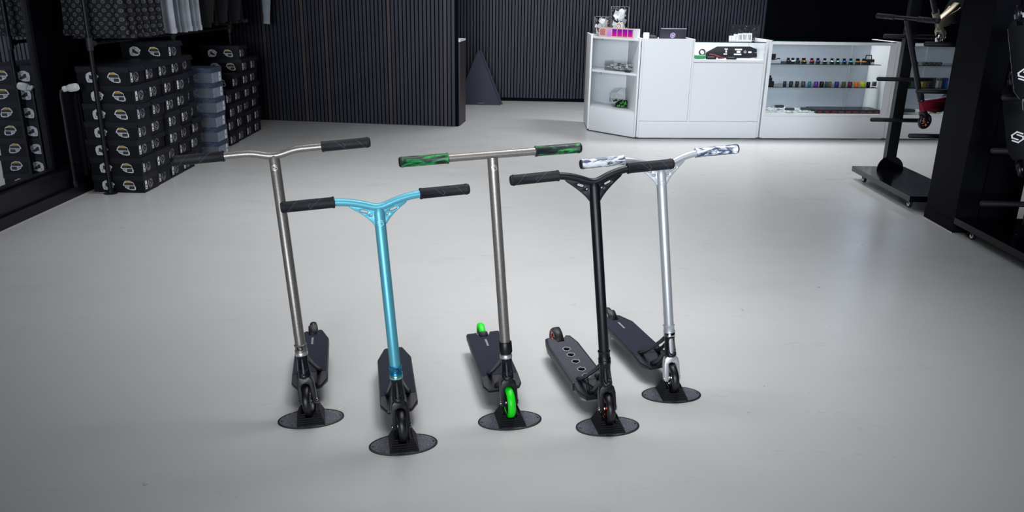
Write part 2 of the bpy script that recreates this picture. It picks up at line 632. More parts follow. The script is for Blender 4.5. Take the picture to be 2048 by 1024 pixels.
def deck_parts(root, spec):
    hw, tip, cs = spec.get('hw', .0635), spec.get('tip', .034), spec.get('cs', .475)
    fw = spec.get('fw', .043)
    holes = spec.get('holes', [])
    ZT, ZB = 0.087, 0.054
    xs = [(fw, .100), (hw, .140), (hw, .185), (hw, cs), (tip + .003, .566), (tip - .008, .572), (.021, .548), (.0195, .520)]
    if spec.get('square'):
        xs = [(fw, .104), (hw, .128), (hw, .185), (hw, .40), (hw, .560), (hw - .004, .568), (.034, .568), (.020, .520)]
    ztop = lambda s: ZT if s >= .185 else ZT - (0.185 - s) * 0.16
    loop = [(x, s) for x, s in xs] + [(-x, s) for x, s in reversed(xs)]
    m = M()
    if not holes:
        def ring(inset, zf):
            out = []
            for x, s in loop:
                sx = x - math.copysign(inset, x)
                ss = s + inset if s < .12 else (s - inset if s > .55 else s)
                out.append((sx, ss, zf(s)))
            return out
        rings = [ring(.012, lambda s: ZB), ring(.001, lambda s: ZB + .010), ring(0, lambda s: ztop(s) - .005), ring(.0025, ztop)]
        n = len(loop)
        vs = [p for r in rings for p in r]
        fs = []
        for i in range(3):
            for j in range(n):
                k = (j + 1) % n
                fs.append((i * n + j, i * n + k, (i + 1) * n + k, (i + 1) * n + j))
        t = 3 * n
        f0 = [0, 1, 2, n - 3, n - 2, n - 1]
        rear = [2, 3, 4, 5, 6, 7] + [n - 8, n - 7, n - 6, n - 5, n - 4, n - 3]
        for off, rev in ((t, False), (0, True)):
            for pl in (f0, [2, 3, n - 4, n - 3], [3, 4, 5, 6, 7, n - 8, n - 7, n - 6, n - 5, n - 4]):
                q = [off + i for i in pl]
                fs.append(tuple(q[::-1] if rev else q))
        _, f = m.add(vs, fs)
        bmesh.ops.recalc_face_normals(m.bm, faces=f)
    else:
        rearloop = [(x, s) for x, s in loop if s >= .18]
        m.shape(rearloop, holes, ZT - ZB, T((0, 0, (ZT + ZB) / 2)), 0.004)
        fl = [(fw, .100), (hw, .140), (hw, .186), (-hw, .186), (-hw, .140), (-fw, .100)]
        m.loft([[(x * .9, s, ZB) for x, s in fl], [(x, s, ZB + .01) for x, s in fl], [(x, s, ztop(s) - .004) for x, s in fl], [(x * .97, s, ztop(s)) for x, s in fl]])
    d = m.build('deck', DECKM, root, None, 30)
    # grip tape on the flat part
    m = M()
    gl = []
    for x, s in loop:
        if s >= .18:
            gl.append((x - math.copysign(.0045, x), min(s, .563) if s > .19 else s))
    m.shape(gl, holes, 0.0012, T((0, 0, ZT + 0.0006)))
    m.build('grip_tape', spec.get('tape', GRIT), d, None, 0)
    if holes:
        for h in holes:
            m = M()
            cx = sum(p[0] for p in h) / len(h); cy = sum(p[1] for p in h) / len(h)
            inner = [(cx + (x - cx) * .86, cy + (y - cy) * .86) for x, y in h]
            m.loft([[(x, y, ZT + .0016) for x, y in h], [(x, y, ZB + .002) for x, y in h], [(x, y, ZB + .002) for x, y in inner], [(x, y, ZT + .0016) for x, y in inner]], None, False, 0, True)
            m.build('cutout_rim', ALU, d, None, 0)
    if spec.get('badge', True):
        m = M()
        m.shape([(-.004, .43), (.004, .43), (.004, .495), (-.004, .495)], [], 0.0006, T((spec.get('bx', 0), 0, ZT + .0016)))
        o = m.build('badge', mat('grey_badge', (150, 152, 156), 0.5, noise=(160, (90, 92, 98), 0.45, 0.6)), d, None, 0)
        o['label'] = 'narrow pale grey strip on the grip tape'
    return d


def scooter(root, spec, full=True):
    al, de, z0 = R(spec['al']), R(spec['de']), spec.get('z0', 0.02)
    S0 = T((0, 0, z0 + WR)) @ RX(-al)
    S = S0 @ RZ(de)
    Lj, Lt, wd = spec['Lj'], spec['Lt'], spec['w']
    bar, clamp, ringm, grip = spec['bar'], spec['clamp'], spec['ring'], spec['grip']
    forkm, neckm = spec.get('fork', NECK), spec.get('neck', NECK)
    # front wheel, axle bolts, fork
    wheel_mesh(spec['tyre'], spec['core'], spec.get('bolt', CHROME), root, S)
    m = M()
    oc = [(-.0265, -.006), (-.0255, .055), (-.021, .074), (-.013, .0815), (.013, .0815), (.021, .074), (.0255, .055), (.0265, -.006)]
    ic = [(.0165, -.006), (.0165, .050), (.012, .0595), (0, .0635), (-.012, .0595), (-.0165, .050), (-.0165, -.006)]
    m.shape(oc + ic, [], 0.030, RX(PI / 2), 0.003)
    for sx in (-1, 1):
        m.cyl((sx * .0165, 0, -.002), (sx * .0262, 0, -.002), .0145, .0135, 24)
    # the legs narrow towards the axle
    for v in m.bm.verts:
        if abs(v.co.y) > .012 and v.co.z < .05:
            v.co.y *= 0.72
    m.cyl((0, 0, .076), (0, 0, .098), .0165, .0150, 24)
    m.build('fork', forkm, root, S)
    for sx in (-1, 1):
        m = M()
        m.lathe([(.0062, 0), (.0062, .004), (.0045, .006), (.0022, .006), (.0022, .003), (.0005, .003)], 16, T((sx * .0265, 0, -.002)) @ RY(sx * PI / 2))
        o = m.build('axle_bolt', CHROME, root, S)
        o['label'] = 'bright domed axle bolt'
    # head tube with its long front recess and the braces down to the deck
    m = M()
    NA, NZ = 96, 90
    rings = []
    for i in range(NZ):
        z = .080 + (.158 - .080) * i / (NZ - 1)
        u = (z - .080) / .078
        r0 = .0222 - .0042 * min(1, u * 1.5) + (.0018 * max(0, (u - .82) / .18))
        if u < .10:
            r0 -= .003 * (1 - u / .10) ** 2
        ring = []
        for j in range(NA):
            a = 2 * PI * j / NA
            r = r0
            da = math.atan2(math.sin(a + PI / 2), math.cos(a + PI / 2))
            ex, ez = da / (.66 + .10 * u), (u - .53) / .40
            e = (abs(ex) ** 2.6 + abs(ez) ** 4.0)
            if e < 1:
                q_ = min(1, (1 - e) * 1.9)
                r -= .0075 * q_ * q_ * (3 - 2 * q_)
            ring.append((r * math.cos(a) * 1.0, r * math.sin(a), z))
        rings.append(ring)
    m.loft(rings)
    m2 = S0
    # helper: a point of the deck frame in neck coordinates
    inv = S0.inverted()
    for sx in (-1, 1):
        p0 = Vector((sx * .010, .012, .150))
        p1 = Vector((sx * .016, .040, .128))
        p2 = inv @ Vector((sx * .028, .130, .133))
        p3 = inv @ Vector((sx * .034, .178, .098))
        p4 = inv @ Vector((sx * .035, .200, .086))
        m.tube([p0, p1, p2, p3, p4], [.008, .0072, .0066, .0078, .011], 12)
        q0 = Vector((sx * .012, .010, .095))
        q1 = inv @ Vector((sx * .017, .072, .112))
        q2 = inv @ Vector((sx * .022, .118, .078))
        m.tube([q0, q1, q2], [.0095, .0085, .0095], 12)
        if spec.get('truss'):
            a = inv @ Vector((sx * .028, .130, .133)); c = inv @ Vector((sx * .026, .120, .084))
            m.tube([a, c], [.0055, .006], 10)
            a = inv @ Vector((sx * .034, .178, .098)); c = inv @ Vector((sx * .022, .080, .112))
            m.tube([a, c], [.0055, .006], 10)
    if spec.get('plate'):
        pv = [(.004, .088), (.004, .156), (.030, .150)]
        pv += [tuple((inv @ Vector((0, *q)))[1:]) for q in ((.150, .140), (.235, .100), (.235, .062), (.085, .062))]
        m.prism([(y_, z_) for y_, z_ in pv], -.021, .021, Matrix(((0, 0, 1, 0), (1, 0, 0, 0), (0, 1, 0, 0), (0, 0, 0, 1))), .004)
    m.tube([Vector((0, .012, .092)), inv @ Vector((0, .075, .112)), inv @ Vector((0, .112, .074))], [.014, .013, .016], 12)
    nk = m.build('head_tube', neckm, root, S0)
    if spec.get('inlay'):
        m = M()
        m.lathe([(.0128, .092), (.0131, .096), (.0131, .150), (.0128, .154)], 40)
        o = m.build('steerer', spec['inlay'], nk, T((0, -.0018, 0)))
        o['label'] = 'silver tube showing through the head tube window'
    # headset ring, clamp
    m = M()
    m.lathe([(.0185, .156), (.0208, .158), (.0214, .163), (.0208, .168), (.0192, .171), (.016, .171), (.016, .156)], 40, None, True)
    m.build('headset_ring', ringm, root, S)
    m = M()
    ch = spec.get('ch', .203)
    if spec.get('plain_clamp'):
        m.lathe([(.0216, .176), (.0226, .178), (.0226, ch), (.0215, ch + .002), (.0172, ch + .002), (.0172, .176)], 40, None, True)
        m.lathe([(.0175, .169), (.0192, .170), (.0192, .176), (.0175, .176)], 40, None, True)
    else:
        m.lathe([(.0178, .170), (.0212, .172), (.0212, .1765), (.0192, .179), (.0192, ch - .006), (.0212, ch - .0035), (.0214, ch - .001), (.0204, ch), (.0172, ch), (.0172, .170)], 40, None, True)
    m.box((0, .0215, (.172 + ch) / 2), (.012, .010, ch - .172), None, .002)
    c = m.build('clamp', clamp, root, S)
    if not spec.get('plain_clamp'):
        m = M()
        smark_wrap(m, .0095, .0030, .0010, .0193, (.175 + ch) / 2)
        m.build('emblem', spec.get('clampmark', BLK), c)
    for k in range(2):
        m = M()
        m.cyl((-.0065, .0215, .179 + k * .016), (-.0105, .0215, .179 + k * .016), .0035, None, 12)
        m.build('bolt', spec.get('bolt', CHROME), c)
    # handlebar: post, crossbar, gussets
    m = M()
    PR = .0173
    tr = spec.get('tr', .0118)
    style = spec['style']
    if style == 'T':
        m.tube([(0, 0, ch - .012), (0, 0, Lj - .004)], PR, 32)
        m.tube([(-wd, 0, Lt), (wd, 0, Lt)], tr, 24)
    else:
        rise = Lt - Lj
        m.tube([(0, 0, ch - .012), (0, 0, Lj - .012), (0, 0, Lj + .0035)], [PR, PR, PR * .62], 32)
        pts = []
        B0, B1 = spec['b0'], spec['b1']
        for i in range(49):
            x = -wd + 2 * wd * i / 48
            u = min(1, max(0, (abs(x) - B0) / (B1 - B0)))
            sm = u * u * (3 - 2 * u) if style == 'Y' else (1 - (1 - u) ** 2.0)
            pts.append((x, 0, Lj + rise * sm))
        # smooth the dip at the centre
        for _ in range(3):
            pts = [pts[0]] + [(pts[i][0], 0, (pts[i - 1][2] + 2 * pts[i][2] + pts[i + 1][2]) / 4) for i in range(1, 48)] + [pts[-1]]
        m.tube(pts, tr, 24)
        if spec.get('gusset'):
            zt = lambda x: next(p[2] + (q[2] - p[2]) * (x - p[0]) / (q[0] - p[0]) for p, q in zip(pts, pts[1:]) if q[0] >= x)
            g = spec['gusset']            # (drop on the post, reach along the bar)
            for sx in (-1, 1):
                top = [(x, zt(x)) for x in (.008, .03, .05, .07, g[1])]
                low = []
                zb = Lj - g[0]
                for k in range(1, 12):
                    t = k / 12
                    a = (g[1], zt(g[1]) - tr * .8); c = (.028, zb + .030); e = (.015, zb)
                    low.append(((1 - t) ** 2 * a[0] + 2 * t * (1 - t) * c[0] + t * t * e[0], (1 - t) ** 2 * a[1] + 2 * t * (1 - t) * c[1] + t * t * e[1]))
                out = [(.008, zb)] + top + low
                hol = []
                mid = zt(.048) - tr - .0075
                sl = math.atan2(zt(.058) - zt(.036), .022)
                for (cx, cz, L, rr) in ((.0445, zt(.0445) - tr - .0085, .0078, .0060), (.0245, zt(.0245) - tr - .0150, 0.0006, .0052)):
                    h = []
                    for k in range(16):
                        a = 2 * PI * k / 16
                        px = rr * math.cos(a) + (L if math.cos(a) > 0 else -L); pz = rr * math.sin(a)
                        h.append((cx + px * math.cos(sl) - pz * math.sin(sl), cz + px * math.sin(sl) + pz * math.cos(sl)))
                    hol.append(h)
                mx = RX(PI / 2)
                fl = (lambda L_: [(sx * x, z) for x, z in L_])
                m.shape(fl(out), [fl(h) for h in hol], .010, mx, .0022)
    hb = m.build('handlebar', bar, root, S, 45)
    m = M()
    ez = Lj - spec.get('edrop', .035)
    smark_wrap(m, .0105, .0019, .0008, PR, ez)
    m.build('emblem', spec.get('mark', bar), hb)
    # grips with raised diagonal lines and end plugs
    GL = spec.get('gl', .150)
    for sx in (-1, 1):
        m = M()
        x1 = wd - .004
        x0 = x1 - GL
        prof = [(.0165, x0), (.0178, x0 + .001), (.0178, x0 + .006), (.0166, x0 + .008), (.0166, x1 - .008), (.0176, x1 - .006), (.0176, x1), (.0165, x1 + .001), (tr * .98, x1 + .001), (tr * .98, x0)]
        gm = RZ(0 if sx > 0 else PI) @ T((0, 0, Lt)) @ RY(PI / 2)
        m.lathe(prof, 32, gm, True)
        m.mi = 1
        for (a0, xa, a1, xb) in ((-2.9, x0 + .035, -0.3, x0 + .085), (-2.9, x0 + .105, -0.3, x0 + .145), (-2.0, x0 + .070, -1.4, x0 + .078), (-1.4, x0 + .078, -0.9, x0 + .070)):
            pl = []
            for k in range(13):
                t = k / 12
                a = (a0 + (a1 - a0) * t) if sx > 0 else PI - (a0 + (a1 - a0) * t)
                x = xa + (xb - xa) * t
                pl.append((sx * x, .0167 * math.sin(a) if True else 0, Lt + .0167 * -math.cos(a) * (1 if sx > 0 else -1)))
            m.tube(pl, .0006, 5)
        go = m.build('grip', [grip, spec.get('gline', LINE)], root, S)
        m = M()
        m.lathe([(.0105, x1 + .0012), (.0162, x1 + .0012), (.0158, x1 + .005), (.012, x1 + .0075), (.0005, x1 + .008)], 28, RZ(0 if sx > 0 else PI) @ T((0, 0, Lt)) @ RY(PI / 2))
        m.build('end_plug', spec.get('plug', RUB), go)
    # deck, rear wheel, fender
    deck_parts(root, spec)
    wb = spec.get('wb', .60)
    rz = T((0, wb, WR)) if z0 > 0 else T((0, wb, WR))
    wheel_mesh(spec.get('rtyre', spec['tyre']), spec['core'], spec.get('bolt', CHROME), root, rz, name='wheel')
    m = M()
    pl = []
    fe = spec.get('fe', 92)
    for k in range(15):
        a = R(192 - (192 - fe) * k / 14)
        pl.append((wb + .0605 * math.cos(a), WR + .0605 * math.sin(a)))
    rings = []
    for k, (s_, z_) in enumerate(pl):
        a = R(192 - (192 - fe) * k / 14)
        ny, nz = math.cos(a), math.sin(a)
        hwid = .019 - .003 * k / 14
        t_ = .0115 if k < 10 else .0115 - .0014 * (k - 9)
        rings.append([(-hwid, s_, z_), (hwid, s_, z_), (hwid, s_ + ny * t_ * .5, z_ + nz * t_ * .5), (hwid * .55, s_ + ny * t_, z_ + nz * t_), (-hwid * .55, s_ + ny * t_, z_ + nz * t_), (-hwid, s_ + ny * t_ * .5, z_ + nz * t_ * .5)])
    m.loft(rings)
    m.build('fender', BLKM, root)
    m = M()
    for sx in (-1, 1):
        m.bb((sx * .023 - .003, .540, .046), (sx * .023 + .003, wb + .012, .066), None, .002)
    m.build('axle_bracket', DECKM, root)


def pose(P, psi, beta):
    return T((P[0], P[1], 0)) @ RZ(R(psi)) @ RY(-R(beta))


hexhole = lambda s, a=.0150, c=.0195: [(-a, s - c * .45), (0, s - c), (a, s - c * .45), (a, s + c * .45), (0, s + c), (-a, s + c * .45)]
common = dict(ring=ALU)
ETCH = mat('etched_steel_mark', (196, 192, 190), .4, .4)
SPECS = [
    ('push scooter with a bare brushed steel Y handlebar and black grips', (-.707, 2.423), 12.3, 4.5,
     dict(al=10.3, de=-4.3, Lj=.827, Lt=.842, w=.309, style='Y', b0=.008, b1=.075, bar=RAW, clamp=RAW, clampmark=BLK, ring=ALU, grip=RUB, tyre=mat('black_urethane', (12, 13, 22), 0.4), core=GPRINT, wb=.595, mark=ETCH, edrop=.038, ch=.196, fe=118)),
    ('push scooter with a sky blue handlebar and black grips, nearest the camera', (-.368, 2.273), 11.5, 3.7,
     dict(al=7.98, de=5.09, Lj=.704, Lt=.735, w=.283, style='C', b0=.006, b1=.145, gusset=(.054, .094), bar=TEAL, clamp=TEALD, clampmark=mat('dark_teal_mark', (12, 60, 84), .4), ring=TEALR, grip=RUB, tyre=MATS['black_urethane'], core=BLKM, wb=.60, mark=mat('pale_blue_mark', (150, 222, 235), .4), edrop=.045, ch=.200, badge=False, fe=118)),
    ('push scooter with a straight steel T handlebar and green marbled grips', (-.025, 2.443), 12.1, 3.2,
     dict(al=7.6, de=2.2, Lj=.835, Lt=.840, w=.296, style='T', bar=RAW, clamp=BLK, plain_clamp=True, ch=.212, ring=ALU, grip=GRIPG, gline=mat('dark_green_line', (24, 70, 50), .5), tyre=GREEN, core=BLKM, wb=.603, mark=ETCH, edrop=.036, square=True, hw=.069, fw=.058, tr=.0125, fe=140)),
    ('all black push scooter with a row of holes through its deck', (.309, 2.418), 15.0, 4.0,
     dict(al=7.2, de=-2.8, Lj=.764, Lt=.799, w=.266, style='C', b0=.006, b1=.135, gusset=(.060, .100), bar=mat('matte_navy_black', (9, 10, 20), .42, spec=.4), clamp=MATS['matte_navy_black'], clampmark=BLK, ring=BLK, grip=RUB, tyre=MATS['black_urethane'], core=mat('copper_core', (190, 110, 80), .25, 1.0), wb=.60, mark=BLK, edrop=.055, hw=.060, cs=.50, tip=.046, holes=[hexhole(s) for s in (.215, .270, .338, .397, .450)], tape=SPARK, badge=False, truss=True, fe=95)),
    ('push scooter with a silver handlebar, silver fork and white marbled grips', (.567, 2.658), 16.9, 3.8,
     dict(al=8.6, de=-7.2, Lj=.759, Lt=.806, w=.282, style='C', b0=.006, b1=.150, gusset=(.054, .094), bar=SILV, clamp=SILV, clampmark=GPRINT, ring=CHROME, grip=GRIPW, gline=WHT2, tyre=MATS['black_urethane'], core=CHROME, fork=ALU, inlay=SILV, wb=.604, mark=GPRINT, edrop=.045, cs=.485, ch=.200, fe=118)),
]
STAND_YAW = [15.6, 13.6, 13.1, 11.7, 7.1]
STAND_LABEL = ['oval black stepped wheel stand under the steel Y bar scooter', 'oval black stepped wheel stand under the sky blue scooter',
               'oval black stepped wheel stand holding the green front wheel', 'oval black stepped wheel stand under the all black scooter',
               'oval black stepped wheel stand under the silver scooter']
STANDP = mat('scuffed_plate_painted_glints', (20, 22, 33), 0.34, noise=(420, (158, 162, 178), 0.48, 0.68, (1, 2.2, 1)), bump=(500, 0.5))  # pale speckle paints gloss reflections off the textured plate, plus slight wear
STANDB = mat('black_stepped_plastic', (11, 12, 20), 0.45, spec=.4)


def make_stand():
    root = empty('scooter_stand')
    m = M()
    hl = [circ(sx * .098, 0, .0034, 12) for sx in (-1, 1)]
    m.shape(circ(0, 0, .1105, 64, .064), hl, .0035, T((0, 0, .00175)), .0006)
    m.build('base_plate', STANDB, root)
    m = M()
    m.shape(circ(0, 0, .1045, 64, .058), hl, .0006, T((0, 0, .0037)), 0)
    o = m.build('plate_surface', STANDP, root, None, 0)
    o['label'] = 'painted pale glints and scuffs on the woven plate texture'
    m = M()
    N = 8
    zt = .0035
    st = .0056
    for k in range(N):
        z0_, z1 = zt + k * st, zt + (k + 1) * st
        hx = .0465 - k * .0026
        yf, yb = -.053 + k * .0052, .053 - k * .0024
        zc = z1
        d2 = (WR + .002) ** 2 - (.02 + WR - z0_ - 0.001) ** 2
        hs = math.sqrt(d2) if d2 > 0 and z1 > .0205 else 0
        sw = .0175
        if k >= 4:
            sw = .0290 if k >= 6 else .0178
        if hs <= 0:
            m.bb((-hx, yf, z0_), (hx, yb, z1))
        else:
            m.bb((-hx, yf, z0_), (-sw, yb, z1))
            m.bb((sw, yf, z0_), (hx, yb, z1))
            if -hs > yf + .002:
                m.bb((-sw, yf, z0_), (sw, -hs, z1))
            if hs < yb - .002:
                m.bb((-sw, hs, z0_), (sw, yb, z1))
    m.build('stepped_block', STANDB, root, None, 0)
    return root


stand0 = make_stand()
for i, (lab, P, psi, beta, sp) in enumerate(SPECS):
    r_ = empty('push_scooter', mx=pose(P, psi, beta))
    scooter(r_, sp)
    tag(r_, lab, 'scooter', 'row of push scooters on the shop floor')
    st_ = stand0 if i == 0 else copy_tree(stand0)
    st_.location = (P[0], P[1], 0)
    st_.rotation_euler = (0, 0, R(STAND_YAW[i] - 1.0))
    tag(st_, STAND_LABEL[i], 'stand', 'wheel stands under the scooters')

# ------------------------------------------------------------------ shoe boxes
BL, BW, BH = .363, .222, .124


def box_graphics(m, off):
    """front print (faces -Y): two sticker-like patches; material slots 1 white 2 dark 3 yellow 4 grey"""
    F = T((0, -BW / 2 - off, 0)) @ RX(PI / 2)
    for cx, kind in ((-.075, 0), (.075, 1)):
        if kind == 0:
            blob = [(-.040, -.030), (-.045, -.002), (-.040, .020), (-.012, .036), (.020, .030), (.046, .008), (.042, -.002), (.036, -.004), (.034, -.022), (.018, -.034), (-.010, -.037), (-.034, -.036)]
            dark = [(-.020, .014), (-.006, .014), (.004, .002), (.026, -.012), (.028, -.020), (.008, -.022), (-.022, -.010)]
        else:
            blob = [(-.044, .004), (-.038, .018), (-.026, .032), (.006, .034), (.034, .020), (.038, .002), (.046, -.014), (.044, -.032), (.026, -.036), (-.004, -.032), (-.030, -.018), (-.034, -.006), (-.044, -.002)]
            dark = [(-.036, .004), (-.030, .018), (.030, .018), (.036, .002), (.030, -.001), (-.034, .000)]
        m.mi = 1
        m.prism([(cx + x, .054 + y) for x, y in blob], 0, .0004, F)
        m.mi = 2
        m.prism([(cx + x, .054 + y) for x, y in dark], 0, .0008, F)
        if kind == 1:
            m.prism([(cx - .002, .054 - .028), (cx + .036, .054 - .028), (cx + .036, .054 - .006), (cx - .002, .054 - .006)], 0, .0008, F)
            m.mi = 3
            m.prism([(cx - .024, .054 + .018), (cx + .020, .054 + .018), (cx + .014, .054 + .028), (cx - .020, .054 + .030)], 0, .0010, F)
            m.mi = 4
            m.prism([(cx - .028, .054 - .014), (cx - .006, .054 - .022), (cx - .006, .054 - .006), (cx - .030, .054 - .004)], 0, .0008, F)
        else:
            m.mi = 4
            m.prism([(cx - .006, .054 + .026), (cx + .014, .054 + .022), (cx + .012, .054 + .012), (cx - .004, .054 + .018)], 0, .0008, F)
            m.prism([(cx + .016, .054 + .006), (cx + .036, .054 + .004), (cx + .032, .054 - .002), (cx + .018, .054 - .002)], 0, .0008, F)
            m.prism([(cx - .032, .054 - .012), (cx - .022, .054 - .012), (cx - .020, .054 - .028), (cx - .030, .054 - .026)], 0, .0008, F)


def make_shoe_box(flap):
    root = empty('shoe_box')
    m = M()
    m.bb((-BL / 2, -BW / 2, 0), (BL / 2, BW / 2, BH - .002), None, .0012)
    box_graphics(m, 0.0)
    # ring mark on the end
    E = T((BL / 2, 0, .056)) @ RZ(PI / 2) @ RX(PI / 2)
    m.mi = 4
    cx = -.012
    def ann(r0, r1, a0=0, a1=2 * PI, n=28):
        q = [(cx + r1 * math.cos(a0 + (a1 - a0) * k / n), r1 * math.sin(a0 + (a1 - a0) * k / n)) for k in range(n + 1)]
        q2 = [(cx + r0 * math.cos(a0 + (a1 - a0) * k / n), r0 * math.sin(a0 + (a1 - a0) * k / n)) for k in range(n, -1, -1)]
        vs = [(x, y, .0005) for x, y in q + q2]
        N = len(q)
        m.add(vs, [(k, k + 1, 2 * N - 2 - k, 2 * N - 1 - k) for k in range(N - 1)], E)
    ann(.0335, .036)
    for k in range(3):
        ann(.0225, .0275, k * 2.094 + .25, k * 2.094 + 1.85, 10)
    ann(.0195, .0205)
    ann(.005, .007, 0, 2 * PI, 10)
    m.mi = 2
    m.prism(circ(.060, .010, .005, 12), 0, .0004, E)
    m.build('body', [BOXB, PAPER, DPRINT, YPRINT, GPRINT], root, None, 0)
    m = M()
    t = .0028
    z0_, z1 = BH - .036, BH
    m.bb((-BL / 2 - t, -BW / 2 - t, BH - .0015), (BL / 2 + t, BW / 2 + t, z1 + .0012), None, .001)
    m.bb((-BL / 2 - t, -BW / 2 - t, z0_), (BL / 2 + t, -BW / 2 - .0004, z1))
    m.bb((-BL / 2 - t, BW / 2 + .0004, z0_), (BL / 2 + t, BW / 2 + t, z1))
    m.bb((-BL / 2 - t, -BW / 2, z0_), (-BL / 2 - .0004, BW / 2, z1))
    x0 = BL / 2
    o_ = .016 if flap else .002
    m.loft([[(x0, -BW / 2 - t, z1), (x0 + t, -BW / 2 - t, z1), (x0 + t, BW / 2 + t, z1), (x0, BW / 2 + t, z1)],
            [(x0 + o_, -BW / 2 - t, z0_), (x0 + o_ + t, -BW / 2 - t, z0_), (x0 + o_ + t, BW / 2 + t, z0_), (x0 + o_, BW / 2 + t, z0_)]])
    m.build('lid', BOXL, root, None, 0)
    m = M()
    m.mi = 0
    m.prism([(-.090, -.034), (-.062, -.034), (-.062, .032), (-.090, .032)], 0, .0006, E)
    m.mi = 1
    m.prism([(-.085, -.004), (-.079, .006), (-.074, .002), (-.068, -.006), (-.076, -.010)], .0006, .0009, E)
    m.prism([(-.083, -.028), (-.069, -.028), (-.069, -.022), (-.083, -.022)], .0006, .0009, E)
    m.build('sticker', [PAPER, mat('black_print', (14, 14, 18), .6)], root, None, 0)
    return root


def make_grey_box():
    root = empty('shoe_box')
    m = M()
    m.bb((-BL / 2, -BW / 2, 0), (BL / 2, BW / 2, BH - .002), None, .0012)
    m.mi = 1
    m.bb((BL / 2 - .001, -BW / 2 + .001, .001), (BL / 2 + .0008, BW / 2 - .001, BH - .01))
    m.mi = 2
    F = T((.060, -BW / 2 - .0006, .045)) @ RX(PI / 2)
    m.strokes([[(-.095, -.026), (-.095, .022), (-.075, .022), (-.060, .008), (-.060, -.012), (-.076, -.026), (-.095, -.026)],
               [(-.045, -.026), (-.045, .022)], [(-.012, .026), (-.045, -.002), (-.008, -.028)]], .006, .0005, F)
    m.build('body', [GBOX, GBOXE, mat('pale_letter_print', (138, 146, 160), .6)], root, None, 0)
    m = M()
    t = .003
    z0_, z1 = BH - .038, BH
    m.bb((-BL / 2 - t, -BW / 2 - t, BH - .0015), (BL / 2 + t, BW / 2 + t, z1 + .0012), None, .001)
    m.bb((-BL / 2 - t, -BW / 2 - t, z0_), (BL / 2 + t, -BW / 2 - .0004, z1))
    m.bb((-BL / 2 - t, BW / 2 + .0004, z0_), (BL / 2 + t, BW / 2 + t, z1))
    m.bb((BL / 2 + .0012, -BW / 2 - t, z0_), (BL / 2 + t + .002, BW / 2 + t, z1))
    m.bb((-BL / 2 - t, -BW / 2, z0_), (-BL / 2 - .0004, BW / 2, z1))
    m.build('lid', GLID, root, None, 0)
    m = M()
    E = T((BL / 2 + .0009, 0, .050)) @ RZ(PI / 2) @ RX(PI / 2)
    m.prism([(.050, -.046), (.085, -.046), (.085, .030), (.050, .030)], 0, .0006, E)
    m.mi = 1
    m.prism([(.058, -.012), (.064, -.002), (.070, -.004), (.078, -.012), (.070, -.018)], .0006, .0009, E)
    m.build('sticker', [PAPER, MATS['black_print']], root, None, 0)
    return root


ORD = ['bottom', 'second from the floor', 'third from the floor', 'fourth from the floor', 'fifth from the floor', 'sixth from the floor', 'seventh from the floor', 'top']
STACKS = [
    # front y, x of the aisle end, count, kind, name, lean per box
    (5.530, -2.692, 7, 'k', 'in the nearest stack, behind the pipe post', .0),
    (5.768, -2.700, 7, 'k', 'in the second black stack from the front', .0),
    (6.010, -2.704, 7, 'k', 'in the third black stack from the front', .0),
    (6.246, -2.708, 8, 'k', 'in the fourth, tallest front stack', .0),
    (6.492, -2.735, 7, 'k', 'in the stack just before the grey boxes', .0),
    (6.895, -2.655, 6, 'g', 'in the single grey stack', .0),
    (7.370, -2.725, 4, 'k', 'in the short stack just behind the grey boxes', .0),
    (7.615, -2.735, 5, 'k', 'in the second stack behind the grey boxes', .0),
    (7.865, -2.740, 7, 'k', 'in the tall stack behind the grey boxes', .0),
    (8.115, -2.745, 6, 'k', 'in the farthest stack, by the partition', .0),
]
proto = {'k0': make_shoe_box(False), 'k1': make_shoe_box(True), 'g': make_grey_box()}
used = set()
for si, (fy, ex, n, kd, nm, lean) in enumerate(STACKS):
    for k in range(n):
        topm = (k == n - 1)
        fl = kd == 'k' and (topm or rnd.random() < .32)
        key = 'g' if kd == 'g' else ('k1' if fl else 'k0')
        b_ = proto[key] if key not in used else copy_tree(proto[key])
        used.add(key)
        dx = (rnd.uniform(-.022, .024) if si in (1, 2, 3, 4) else rnd.uniform(-.012, .012)) if k else 0
        if si in (2, 3) and k in (3, 4):
            dx += .016
        yaw = rnd.uniform(-3.0, 3.0) if si in (1, 2, 3, 4) and k else rnd.uniform(-1.4, 1.4)
        b_.location = (ex - BL / 2 + dx, fy + BW / 2 + rnd.uniform(-.003, .003), k * (BH + .0016))
        b_.rotation_euler = (0, 0, R(yaw))
        pos = 'topmost' if topm else ORD[k]
        tag(b_, ('grey blue shoe box, ' if kd == 'g' else 'black shoe box, ') + pos + ' ' + nm, 'shoe box', 'grey shoe boxes' if kd == 'g' else 'black shoe boxes along the left wall')

# ------------------------------------------------------------------ counter (shelf corner, cash desk, two showcases)
CB = Vector((1.154, 8.2, 0))
CM = T(CB) @ RZ(R(5.1))
u_ = Vector((math.cos(R(5.1)), math.sin(R(5.1)), 0)); n_ = Vector((-u_.y, u_.x, 0))
# corner shelf unit
P0 = Vector((.690, 8.680)); P1 = Vector((1.150, 8.204)); P2 = Vector((CB.x + n_.x * .50 - .004, CB.y + n_.y * .50)); P3 = Vector((.690, 9.28))
root = empty('corner_shelf_unit', (P1.x, P1.y, 0))
inv = T((-P1.x, -P1.y, 0))
LZ = 1.0


def wallseg(a, b, z0_, z1, th, inward):
    d = (b - a); L = d.length; d = d / L; nn = Vector((-d.y, d.x)) * th * inward
    return [(a.x, a.y), (b.x, b.y), (b.x + nn.x, b.y + nn.y), (a.x + nn.x, a.y + nn.y)]


